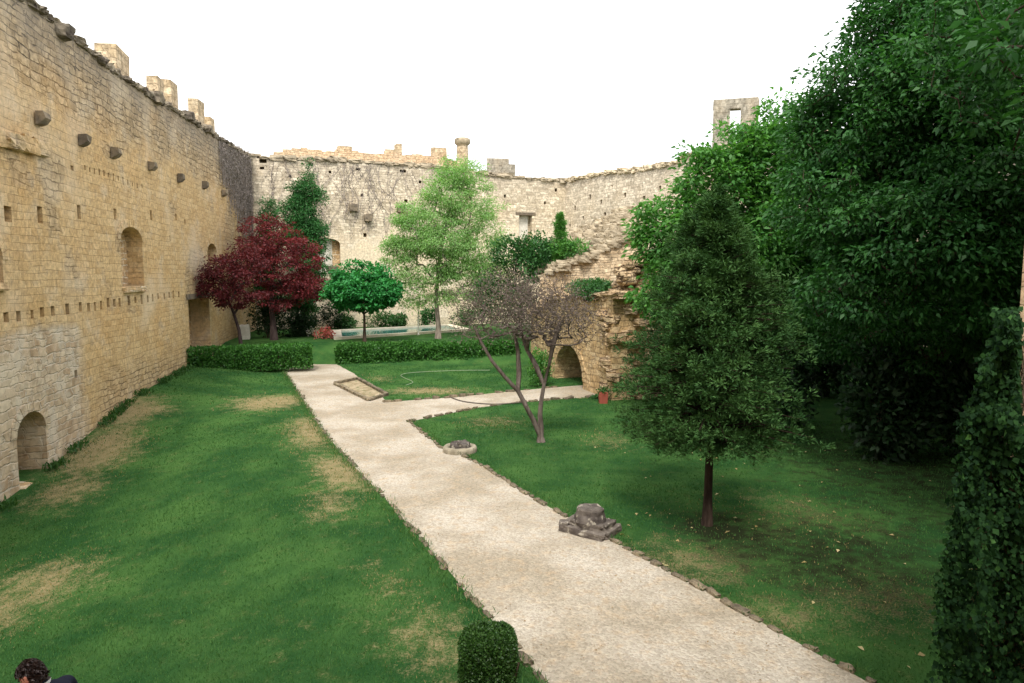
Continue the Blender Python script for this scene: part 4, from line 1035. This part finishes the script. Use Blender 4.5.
# leafless grey vines in the left corner and across the top of the back wall
def dry_vine(W, label, a0, a1, zt, zb, nst, amp, seed, density=1.0, fan=.25):
    zr0 = 0.0 if callable(zb) else zb
    root = empty('dry_vine', W.world((a0+a1)/2, 0, zr0), label, 'vine', None, W.rz); ac = (a0+a1)/2
    segs = []; P = []
    for i in range(nst):
        a = RNG.uniform(a0, a1); z = zt(a)+RNG.uniform(-.3, .35); ln = RNG.uniform(.35, 1.0)*(zt(a)-zb(a) if callable(zb) else zt(a)-zb); q = np.array([a, -.04, z]); da = RNG.normal()*fan
        m = max(3, int(ln/.28))
        for k in range(m):
            da = .8*da+RNG.normal()*fan*.55; q2 = q+np.array([da*.3, RNG.normal()*.03, -ln/m]); q2[1] = min(-.015, max(-.22, q2[1]))
            s0 = np.array([ac, 0, zr0]); segs.append((q-s0, q2-s0, .013, .011))
            for _ in range(int(3*density)):
                P.append(q2+RNG.normal(size=3)*np.array([.13, .05, .13])-s0)
            q = q2
    P = np.array(P); P[:, 1] = np.minimum(P[:, 1], -.012)
    obj('vines', tubes_np(segs, 'vines', 4), M['vine'], root)
    n = len(P); sz = RNG.uniform(.08, .2, n); obj('twigs', leaves(P, rand_unit(n)+np.array([0, 0, -.4]), rand_unit(n)+np.array([0, -1, 0]), sz, sz*.35, 'twigs'), L['dry'], root)
    return root
aL = WL.pix(219, 150)[0]
dry_vine(WL, 'thick mat of dead grey vine filling the left corner of the castle walls', aL, WL.L-.3, lambda a: float(np.interp(a, *WL.top)), lambda a: float(np.interp(a, [aL, WL.L], [10.2, 4.5])), 250, .2, 3, 1.1, .16)
dry_vine(WB, 'sparse brown vine hanging over the top of the far wall left of the pale tree', 1.2, 13.5, lambda a: float(np.interp(a, *WB.top))-.4, lambda a: 13.3-float(np.interp(a, [0, 3, 8, 13.5], [3.0, 6.5, 7.0, 3.5])), 55, .2, 9, .7, .45)

# ------------------------------------------------------------------ pool
cn = [np.array(G(*q, 1.0)[:2]) for q in [(334,340),(471,331),(452,326.2),(330,332.2)]]
pool = empty('pool', (cn[0][0], cn[0][1], 1.0), 'long narrow pool with a pale stone kerb below the far wall', 'pool')
ctr = sum(cn)/4; inn = [c_+(ctr-c_)/np.linalg.norm(ctr-c_)*.75 for c_ in cn]
o3 = np.array([cn[0][0], cn[0][1], 0])
for i in range(4):
    j = (i+1) % 4; mb = MB()
    q = [cn[i], cn[j], inn[j], inn[i]]; V = [(p[0]-o3[0], p[1]-o3[1], -.1) for p in q]+[(p[0]-o3[0], p[1]-o3[1], .16) for p in q]
    mb.add(V, [(0,3,2,1),(4,5,6,7),(0,1,5,4),(1,2,6,5),(2,3,7,6),(3,0,4,7)]); obj('kerb', fix_normals(mb.mesh('kerb')), M['coping'], pool)
mb = MB(); mb.add([(p[0]-o3[0], p[1]-o3[1], .06) for p in inn], [(0,1,2,3)]); obj('water', mb.mesh('water'), M['water'], pool)
pp = G(418.5, 335, 1.0); po = empty('pole', tuple(pp), 'thin white upright pole beside the pool', 'pole')
mb = MB(); k = pp[1]/FPX; mb.tube([(0, 0, -.05), (0, 0, 34*k)], [.045, .035], 8); obj('shaft', mb.mesh('shaft', True), M['pole'], po)
mb = MB(); mb.lathe([(.09, -.05), (.09, .05), (.05, .09), (.045, .12)], 12); obj('foot', mb.mesh('foot', True), M['pole'], po)

# ------------------------------------------------------------------ stones, pot, hoses
# round stone well ring at the path edge
w = G(460, 451, 0); k = w[1]/FPX; R = 18*k
ring = empty('stone_ring', (w[0], w[1], 0), 'low round stone ring planted like a basin at the right edge of the gravel path', 'stone ring')
mb = MB(); mb.lathe([(R*.97, -.1), (R*.99, .08), (R*.94, .14), (R*.70, .15), (R*.64, .10), (R*.62, -.05)], 28)
mb.v = [(x+.02*mnoise.noise(Vector((x*3, y*3, z*3))), y+.02*mnoise.noise(Vector((x*3, y*3, z*3+5))), z+.025*mnoise.noise(Vector((x*4, y*4, 3)))) for x, y, z in mb.v]
obj('rim', mb.mesh('rim', True), M['well'], ring)
mb = MB(); mb.lathe([(R*.66, .05), (.01, .06)], 20); obj('soil', mb.mesh('soil'), M['hole'], ring)
mb = MB()
for i in range(7): add_rock(mb, (random.uniform(-.45, .45)*R, random.uniform(-.4, .4)*R, .13), (.22*random.uniform(.6, 1.2),)*3, random.uniform(0, 3), jit=.15)
obj('loose_stones', mb.mesh('loose_stones'), M['dark'], ring)
# broken column base on a square plinth
w = G(590, 531, 0); rz = -.62; 
cb = empty('column_base', (w[0], w[1], 0), 'weathered dark column base on a broken stepped plinth beside the path', 'column base', None, rz); cb.scale = (.86, .86, .9)
def rockpart(n, rocks, mat, par):
    mb = MB()
    for c, s_, r_ in rocks: add_rock(mb, c, s_, r_, round_=.18, jit=.11)
    return obj(n, mb.mesh(n), mat, par)
rockpart('plinth', [((-.28,-.33,.07),(.55,.2,.16),0), ((.25,-.34,.06),(.58,.2,.15),.05), ((-.5,.05,.08),(.22,.72,.17),0), ((.47,.08,.07),(.24,.7,.15),0), ((0,.36,.07),(.8,.22,.16),0), ((-.52,-.28,.10),(.22,.28,.2),.4)], M['dark'], cb)
rockpart('upper_step', [((.12,-.2,.2),(.62,.2,.14),.04), ((-.30,.02,.2),(.2,.6,.14),0), ((.38,.12,.19),(.2,.5,.13),0), ((0,.05,.18),(.55,.5,.16),0)], M['dark'], cb)
mb = MB(); prof = [(.34, .16), (.37, .26), (.35, .36), (.31, .42), (.30, .50), (.27, .54), (.01, .55)]
mb.lathe(prof, 22); mb.v = [(x*(1+.14*mnoise.noise(Vector((x*3+1, y*3, z*4)))), y*(1+.14*mnoise.noise(Vector((x*3, y*3+4, z*4)))), z+.05*mnoise.noise(Vector((x*5, y*5, z*5)))) for x, y, z in mb.v]
obj('drum', mb.mesh('drum'), M['dark'], cb)
# low stone frame in the gravel at the path corner
q = [np.array(G(*c_)[:2]) for c_ in [(335,384.5),(369,401),(387,395.5),(358,379.5)]]
tb = empty('stone_border', (q[0][0], q[0][1], 0), 'low rectangular stone frame of old foundations in the gravel near the branch path', 'stone frame')
for i in range(4):
    a_, b_ = q[i]-q[0], q[(i+1) % 4]-q[0]; d_ = b_-a_; ln = np.linalg.norm(d_); rzz = math.atan2(d_[1], d_[0]); n_ = max(2, int(ln/.8)); mb = MB()
    for k in range(n_):
        c_ = a_+d_*(k+.5)/n_; add_rock(mb, (c_[0], c_[1], .05), (ln/n_*1.0, .16, .15*random.uniform(.6, 1.2)), rzz, round_=.15, jit=.07)
    obj('kerb', mb.mesh('kerb'), M['edge'], tb)
ctr = sum(q)/4-q[0]; mb = MB(); mb.add([((p-q[0])[0], (p-q[0])[1], .012) for p in q], [(0,1,2,3)])
obj('gravel_fill', fix_normals(mb.mesh('gravel_fill')), M['dirt'], tb)
# terracotta pot
w = G(603, 403, 0); pot = empty('flower_pot', tuple(w), 'square red terracotta pot with a small plant at the foot of the ruin', 'flower pot')
mb = MB(); k = w[1]/FPX; a_ = 4.6*k; hh = 10.5*k
mb.add([(-a_*.85,-a_*.85,0),(a_*.85,-a_*.85,0),(a_*.85,a_*.85,0),(-a_*.85,a_*.85,0),(-a_,-a_,hh),(a_,-a_,hh),(a_,a_,hh),(-a_,a_,hh),(-a_*.85,-a_*.85,hh),(a_*.85,-a_*.85,hh),(a_*.85,a_*.85,hh),(-a_*.85,a_*.85,hh),(-a_*.8,-a_*.8,hh-.06),(a_*.8,-a_*.8,hh-.06),(a_*.8,a_*.8,hh-.06),(-a_*.8,a_*.8,hh-.06)],
       [(0,3,2,1),(0,1,5,4),(1,2,6,5),(2,3,7,6),(3,0,4,7),(4,5,9,8),(5,6,10,9),(6,7,11,10),(7,4,8,11),(8,9,13,12),(9,10,14,13),(10,11,15,14),(11,8,12,15),(12,13,14,15)])
obj('pot_body', mb.mesh('pot_body'), M['terra'], pot)
P = RNG.normal(size=(70, 3))*np.array([.12, .12, .07])+np.array([0, 0, hh+.06]); sz = RNG.uniform(.06, .12, 70)
obj('foliage', leaves(P, rand_unit(70)+[0, 0, .6], rand_unit(70)+[0, 0, .5], sz, sz*.6, 'foliage'), L['weed'], pot)
# hoses
def hose(pts, z, mat, label, r=.02):
    P = np.array([G(*q) for q in pts]); out = []
    for i in range(len(P)-1):
        for t in np.linspace(0, 1, 6, endpoint=False):
            p0, p1, p2, p3 = P[max(i-1, 0)], P[i], P[i+1], P[min(i+2, len(P)-1)]
            out.append(.5*((2*p1)+(-p0+p2)*t+(2*p0-5*p1+4*p2-p3)*t*t+(-p0+3*p1-3*p2+p3)*t**3))
    out.append(P[-1]); mb = MB(); mb.tube([(p[0], p[1], z) for p in out], r, 6)
    tag(obj('garden_hose', mb.mesh('garden_hose', True), mat), label, 'hose')
hose([(451,398),(463,402),(485,404.5),(505,404.5),(527,402.5)], .03, M['hose'], 'dark garden hose lying across the gravel branch path', .022)
hose([(406,386),(413,383),(405,379),(401,376),(412,373.5),(450,371.5),(490,371)], .045, M['hosew'], 'pale thin hose looping over the lawn in front of the long hedge', .012)
# pale stones under the maple
for (px, py, z, s_, lab) in [(281,349,.9,(1.1,.7,.3),'flat pale stone slab on the grass behind the left hedge'), (200,349,.7,(1.6,.8,.7),'low grey stone block by the doorway behind the left hedge'), (245,340,.95,(.6,.5,1.0),'upright pale stone beside the red maple stem')]:
    w = G(px, py, z); mb = MB(); add_rock(mb, (0, 0, s_[2]*.4), s_, .3, round_=.2, jit=.08)
    o = obj('stone_block', mb.mesh('stone_block'), M['white']); o.location = (w[0], w[1], gz(w[0], w[1])); tag(o, lab, 'stone')

# rows of rough edging stones
EDGE_ME = []
for i in range(7):
    mb = MB(); add_rock(mb, (0, 0, 0), (.34*random.uniform(.8, 1.2), .17*random.uniform(.8, 1.3), .20*random.uniform(.8, 1.2)), 0, round_=.3, jit=.13)
    EDGE_ME.append(mb.mesh('edging_stone')); EDGE_ME[-1].materials.append(M['edge'])
first_edge = bpy.data.objects.new('edging_stone', EDGE_ME[0])
def edging(P, label, group, spacing=.36, zoff=.05, sink=.0, skip=.06, scale=1.0, avoid=()):
    P = np.array(P); acc = 0.0
    for a_, b_ in zip(P[:-1], P[1:]):
        d_ = b_-a_; ln = np.linalg.norm(d_); rzz = math.atan2(d_[1], d_[0])
        while acc < ln:
            c_ = a_+d_*acc/ln; sp = spacing*random.uniform(.8, 1.3); acc += sp
            if random.random() < skip: continue
            if any((c_[0]-v[0])**2+(c_[1]-v[1])**2 < v[2]**2 for v in avoid): continue
            o = first_edge.copy(); o.data = random.choice(EDGE_ME); COL.objects.link(o)
            s_ = scale*random.uniform(.75, 1.2)
            o.location = (c_[0]+random.gauss(0, .02), c_[1]+random.gauss(0, .02), gz(c_[0], c_[1])+zoff*s_-sink); o.scale = (s_*sp/.36*.98/max(scale, .5)*.8, s_, s_*random.uniform(.6, 1.1)); o.rotation_euler = (random.gauss(0, .1), random.gauss(0, .08), rzz+random.gauss(0, .12))
            tag(o, label, 'edging stone', group)
        acc -= ln
av = [(ring.location.x, ring.location.y, R*1.05), (cb.location.x, cb.location.y, .62)]
edging(PJ[3:], 'rough grey edging stone in the row between the gravel path and the right lawn', 'edging stones along the right side of the path', avoid=av, spacing=.25, scale=.50, zoff=.02, skip=.05)
edging(PATH_L[1:], 'small half buried edging stone in the row between the left lawn and the gravel path', 'edging stones along the left side of the path', .36, .015, .02, .18, .55)
edging(PR[2:], 'small pale edging stone in the row along the far side of the branch path', 'edging stones along the far side of the branch path', .42, .02, .0, .15, .75)
edging(PJ[:4], 'small edging stone in the row along the near side of the branch path', 'edging stones along the near side of the branch path', .42, .02, .0, .15, .75)

# ------------------------------------------------------------------ grass blades, weeds, litter (nobody could count them)
def scatter_grass():
    pts = []
    for (x0, x1, y0, y1, dens) in [(-13, 8, 7.0, 11, 900), (-15, 12, 11, 16, 480), (-16, 15, 16, 23, 230), (-16, 10, 23, 37.5, 90)]:
        n = int((x1-x0)*(y1-y0)*dens); X = RNG.uniform(x0, x1, n); Y = RNG.uniform(y0, y1, n)
        ok = (X > WALL_A+WALL_B*Y+.1) & ~in_poly(X, Y, poly) & (np.abs(X) < .80*Y+1)
        dr = dry_at(X, Y); sl_ = soil_shade_at(X, Y); ok &= RNG.random(n) > sl_*.8; ok &= RNG.random(n) > dr*.6
        pts.append(np.stack([X[ok], Y[ok], dr[ok]], 1))
    Q = np.concatenate(pts); n = len(Q); X, Y = Q[:, 0], Q[:, 1]; Z = ground_z(X, Y)
    far = np.clip((Y-8)/22, 0, 1)
    h = RNG.uniform(.02, .05, n)*(1+.5*far); w = RNG.uniform(.004, .008, n)*(1+2.6*far)
    a = RNG.uniform(0, 2*np.pi, n); d = np.stack([np.cos(a), np.sin(a), np.zeros(n)], 1); ln = RNG.uniform(.1, .8, n)
    b2 = RNG.uniform(0, 2*np.pi, n); tl = np.stack([np.cos(b2)*ln, np.sin(b2)*ln, np.ones(n)], 1)*h[:, None]
    P = np.stack([X, Y, Z-.004], 1)
    V = np.stack([P-d*w[:, None], P+d*w[:, None], P+tl], 1).reshape(-1, 3)
    tone = np.where(RNG.random(n) < Q[:, 2]*.8-.08, .99, RNG.random(n)*.9)
    me = mesh_np('grass', V, np.arange(3*n).reshape(n, 3), False, {'tone': tone})
    tag(obj('grass', me, L['grass']), 'short mown grass of the courtyard lawns', 'grass', None, 'stuff')
scatter_grass()
# taller unmown fringe along edging and wall foot
def fringe(P, n, w, h, label, lat=.12, mat='weed', name='weeds', leaf=(.07, .16), clump=.0):
    P = np.array(P); seg = np.linalg.norm(np.diff(P, axis=0), axis=1); cs = np.concatenate([[0], np.cumsum(seg)])
    t = RNG.uniform(0, cs[-1], n)
    if clump: t = t[np.array([mnoise.noise(Vector((q*.9, 3.3, 0))) > clump-.5 for q in t])]; n = len(t)
    X = np.interp(t, cs, P[:, 0])+RNG.normal(size=n)*lat; Y = np.interp(t, cs, P[:, 1])+RNG.normal(size=n)*lat
    Q = np.stack([X, Y, ground_z(X, Y)+RNG.random(n)*h*.5], 1)
    Dr = rand_unit(n)*.6+np.array([0, 0, .8]); sz = RNG.uniform(*leaf, n)
    tag(obj(name, leaves(Q, Dr, rand_unit(n), sz, sz*w, name), L[mat]), label, 'weeds', None, 'stuff')
fringe([(WALL_A+WALL_B*y+.22, y) for y in np.arange(16, 37, 1.0)], 3600, .3, .25, 'dark weeds growing along the foot of the left wall', .13, clump=.62, leaf=(.08, .2))
fringe(PATH_L[1:]+np.array([-.14, 0]), 5200, .12, .1, 'uncut grass along the left edging of the path', .09, 'grass', 'grass_fringe', (.06, .13))
fringe(PJ[3:]+np.array([.14, .05]), 2200, .12, .08, 'uncut grass along the right edging of the path', .09, 'grass', 'grass_fringe', (.05, .11))
def litter(n, region, mat, label, name, size, test):
    X = RNG.uniform(region[0], region[1], n); Y = RNG.uniform(region[2], region[3], n); ok = test(X, Y); X, Y = X[ok], Y[ok]; m = len(X)
    Q = np.stack([X, Y, ground_z(X, Y)+.012+RNG.random(m)*.02], 1); Dr = rand_unit(m); Dr[:, 2] *= .2; N = rand_unit(m)*.4+np.array([0, 0, 1]); sz = RNG.uniform(*size, m)
    tag(obj(name, leaves(Q, Dr, N, sz, sz*.6, name), L[mat]), label, 'leaf litter', None, 'stuff')
litter(130, (2, 11, 8, 22), 'fallen', 'yellowed fallen leaves on the shaded lawn', 'fallen_leaves', (.05, .12), lambda X, Y: ~in_poly(X, Y, poly))
litter(11000, (-10, 7, 6, 34), 'gravelbits', 'brown leaf litter strewn on the gravel path', 'leaf_litter', (.012, .04), lambda X, Y: in_poly(X, Y, poly) & (np.array([mnoise.noise(Vector((x*.8, y*.8, 2))) for x, y in zip(X, Y)]) > -.05))

#@@PERSON
# ------------------------------------------------------------------ person at the lower left, standing on a low step
hp = D(31, 674, 5.2)            # head centre
FZ = hp[2]-1.52
mb = MB(); mb.box((hp[0]-3, 1.5, -1.3), (hp[0]+1.4, hp[1]+.7, FZ), 0); tag(obj('terrace', mb.mesh('terrace'), M['keep']), 'low stone terrace under the person at the lower left', 'terrace', None, 'structure')
per = empty('person', (hp[0]+.31, hp[1], FZ), 'dark haired person in a navy jacket with head bowed at the lower left corner', 'person', None, math.pi/2)
def skin_obj(name, joints, edges, rads, mat, parent, sub=2):
    me = bpy.data.meshes.new(name); me.from_pydata(joints, edges, [])
    o = bpy.data.objects.new(name, me); COL.objects.link(o)
    sm = o.modifiers.new('skin', 'SKIN'); 
    for v, r in zip(me.skin_vertices[0].data, rads): v.radius = (r, r) if not hasattr(r, '__len__') else r
    me.skin_vertices[0].data[0].use_root = True
    ss = o.modifiers.new('sub', 'SUBSURF'); ss.levels = sub; ss.render_levels = sub
    bpy.context.view_layer.update()
    out = bpy.data.meshes.new_from_object(o.evaluated_get(bpy.context.evaluated_depsgraph_get()))
    bpy.data.objects.remove(o); out.name = name
    out.polygons.foreach_set('use_smooth', np.ones(len(out.polygons), dtype=bool))
    return obj(name, out, mat, parent)
# local frame: faces +x ... body built facing +Y(local forward), z up from the feet
J = [(0,0,.93),(0,.03,1.08),(0,.09,1.22),(0,.15,1.34),(0,.22,1.41),(0,.265,1.455)]
Ed = [(i, i+1) for i in range(5)]; Rd = [(.15,.11),(.145,.105),(.165,.11),(.13,.09),(.06,.06),(.055,.06)]
for s in (-1, 1):
    k = len(J); J += [(s*.10,0,.86),(s*.105,.01,.48),(s*.11,-.02,.09),(s*.115,.06,.035),(s*.12,.17,.03)]; Ed += [(0,k),(k,k+1),(k+1,k+2),(k+2,k+3),(k+3,k+4)]; Rd += [.09,.062,.042,.038,.03]
    k = len(J); J += [(s*.17,.13,1.37),(s*.22,.10,1.12),(s*.21,.24,.92),(s*.195,.31,.87)]; Ed += [(3,k),(k,k+1),(k+1,k+2),(k+2,k+3)]; Rd += [.062,.048,.036,.03]
skin_obj('body', J, Ed, Rd, M['jacket'], per)
# head: shaped ellipsoid with nose, brow, chin; tipped forward
HC = Vector((0, .31, 1.52)); HR = Matrix.Rotation(-.5, 3, 'X')
mb = MB(); V = []; n1, n2 = 22, 28
for i in range(n1+1):
    th = math.pi*i/n1
    for k in range(n2):
        ph = 2*math.pi*k/n2; x = math.sin(th)*math.sin(ph); y = math.sin(th)*math.cos(ph); z = math.cos(th)
        r = np.array([.070*x, .090*y, .108*z])
        if z < 0: r[0] *= 1-.28*z*z; 
        if y > 0:
            nose = math.exp(-(x/.16)**2-((z+.18)/.22)**2); r[1] += .026*nose
            r[1] -= .010*math.exp(-((abs(x)-.42)/.16)**2-((z-.02)/.12)**2); r[1] += .006*math.exp(-(x/.5)**2-((z-.18)/.08)**2)
            r[1] += .007*math.exp(-(x/.28)**2-((z+.48)/.07)**2); r[1] -= .004*math.exp(-(x/.3)**2-((z+.53)/.02)**2); r[1] += .010*math.exp(-(x/.3)**2-((z+.82)/.14)**2)
        elif z < -.3: r[1] *= 1-.35*min(1, (-z-.3)/.5)
        V.append(tuple(HC+HR @ Vector(r)))
Fh = [(i*n2+k, (i+1)*n2+k, (i+1)*n2+(k+1) % n2, i*n2+(k+1) % n2) for i in range(n1) for k in range(n2)]
mb.add(V, Fh); obj('head', fix_normals(mb.mesh('head', True)), M['skin'], per)
for s in (-1, 1):
    mb = MB(); V = rock_pts((.022, .045, .06), .8, .05)+np.array([s*.078, -.005, -.01]); mb.add([tuple(HC+HR @ Vector(v)) for v in V], ROCK_F); obj('ear', mb.mesh('ear', True), M['skin'], per)
    mb = MB(); V = rock_pts((.026, .016, .014), .95, .0)+np.array([s*.031, .083, .004]); mb.add([tuple(HC+HR @ Vector(v)) for v in V], ROCK_F); obj('eye', mb.mesh('eye', True), M['eye'], per)
    # hand: palm and five fingers
    pc = Vector((s*.195, .33, .85))
    HJ = [(0,0,0),(0,.012,-.055),(0,.02,-.085)]; HE = [(0,1),(1,2)]; HRd = [(.022,.014),(.036,.014),(.036,.013)]
    for fi, (dx, ln) in enumerate([(-.030,.066),(-.010,.076),(.010,.071),(.029,.056)]):
        k = len(HJ); HJ += [(dx,.022,-.088),(dx*1.1,.030,-.088-ln*.45),(dx*1.1,.020,-.088-ln*.78),(dx*1.1,.004,-.088-ln)]; HE += [(2,k),(k,k+1),(k+1,k+2),(k+2,k+3)]; HRd += [.0095,.009,.0085,.007]
    k = len(HJ); HJ += [(-s*.036,.022,-.040),(-s*.052,.034,-.066),(-s*.050,.036,-.092)]; HE += [(1,k),(k,k+1),(k+1,k+2)]; HRd += [.012,.0105,.008]
    h_ = skin_obj('hand', [tuple(pc+Vector(q)) for q in HJ], HE, HRd, M['skin'], per, 1)
# hair: cap over the skull plus loose curls
P = []; Dr = []
for i in range(5200):
    u = rand_unit(1)[0]
    if u[1] > .25 and u[2] < .42: continue
    if u[2] < -.62: continue
    r = np.array([.074, .095, .112])*(1+.10*RNG.random())*u; P.append(tuple(HC+HR @ Vector(r))); v = rand_unit(1)[0]*.45+np.array([0, -.45, -.6]); v = v-u*np.dot(v, u)*.85; Dr.append(tuple(HR @ Vector(v)))
P = np.array(P); n = len(P); sz = RNG.uniform(.02, .05, n)
obj('hair', leaves(P, np.array(Dr), rand_unit(n), sz, sz*.35, 'hair'), L['curly'], per)
mb = MB(); V = []
for i in range(9):
    for k in range(20):
        t_ = 2*math.pi*k/20; z_ = i/8; V.append((.070*(1+.1*z_)*math.sin(t_),   .235+.065*math.cos(t_), 1.405+.045*z_+.02*math.cos(t_)*-1))
mb.add(V, [(i*20+k, i*20+(k+1) % 20, (i+1)*20+(k+1) % 20, (i+1)*20+k) for i in range(8) for k in range(20)])
obj('collar', mb.mesh('collar', True), M['collar'], per)
mb = MB()

# ------------------------------------------------------------------ light, sky, camera
SUN_EL, SUN_AZ = math.radians(54), math.radians(186)     # azimuth clockwise from +Y: high behind the camera, hazy
wd = bpy.data.worlds.new('World'); scene.world = wd; wd.use_nodes = True
nt = wd.node_tree; nt.nodes.clear()
sky = nt.nodes.new('ShaderNodeTexSky'); sky.sky_type = 'NISHITA'; sky.sun_disc = False; sky.sun_elevation = SUN_EL; sky.sun_rotation = SUN_AZ; sky.dust_density = 4.0; sky.air_density = 1.0
tc = nt.nodes.new('ShaderNodeTexCoord'); nz = nt.nodes.new('ShaderNodeTexNoise'); nz.inputs['Scale'].default_value = 2.2; nz.inputs['Detail'].default_value = 5
mr = nt.nodes.new('ShaderNodeMapRange'); mr.inputs['From Min'].default_value = .3; mr.inputs['From Max'].default_value = .7; mr.inputs['To Min'].default_value = 9.0; mr.inputs['To Max'].default_value = 10.5
cb_ = nt.nodes.new('ShaderNodeCombineColor')
mx = nt.nodes.new('ShaderNodeMix'); mx.data_type = 'RGBA'; mx.inputs[0].default_value = .88
bg = nt.nodes.new('ShaderNodeBackground'); bg.inputs[1].default_value = .09
out = nt.nodes.new('ShaderNodeOutputWorld')
nt.links.new(tc.outputs['Generated'], nz.inputs['Vector']); nt.links.new(nz.outputs['Fac'], mr.inputs['Value'])
for i in range(3): nt.links.new(mr.outputs[0], cb_.inputs[i])
nt.links.new(sky.outputs[0], mx.inputs[6]); nt.links.new(cb_.outputs[0], mx.inputs[7]); nt.links.new(mx.outputs[2], bg.inputs[0]); nt.links.new(bg.outputs[0], out.inputs[0])
sl = bpy.data.lights.new('Sun', 'SUN'); sl.energy = 1.5; sl.angle = math.radians(14); sl.color = (1, .95, .87)
so = bpy.data.objects.new('Sun', sl); COL.objects.link(so)
sd = Vector((math.sin(SUN_AZ)*math.cos(SUN_EL), math.cos(SUN_AZ)*math.cos(SUN_EL), math.sin(SUN_EL)))
so.rotation_euler = (-sd).to_track_quat('-Z', 'Y').to_euler(); so.location = (0, -20, 40)
cam = bpy.data.cameras.new('Camera'); cam.sensor_width = 36; cam.lens = 36*FPX/1024; cam.clip_end = 4000; cam.clip_start = .05
co = bpy.data.objects.new('Camera', cam); COL.objects.link(co); co.location = (0, 0, CAM_H); co.rotation_euler = (math.pi/2-PITCH, 0, 0); scene.camera = co
vs_ = scene.view_settings; vs_.view_transform = 'Standard'; vs_.look = 'None'; vs_.gamma = 1; vs_.use_curve_mapping = False; vs_.exposure = 1.3
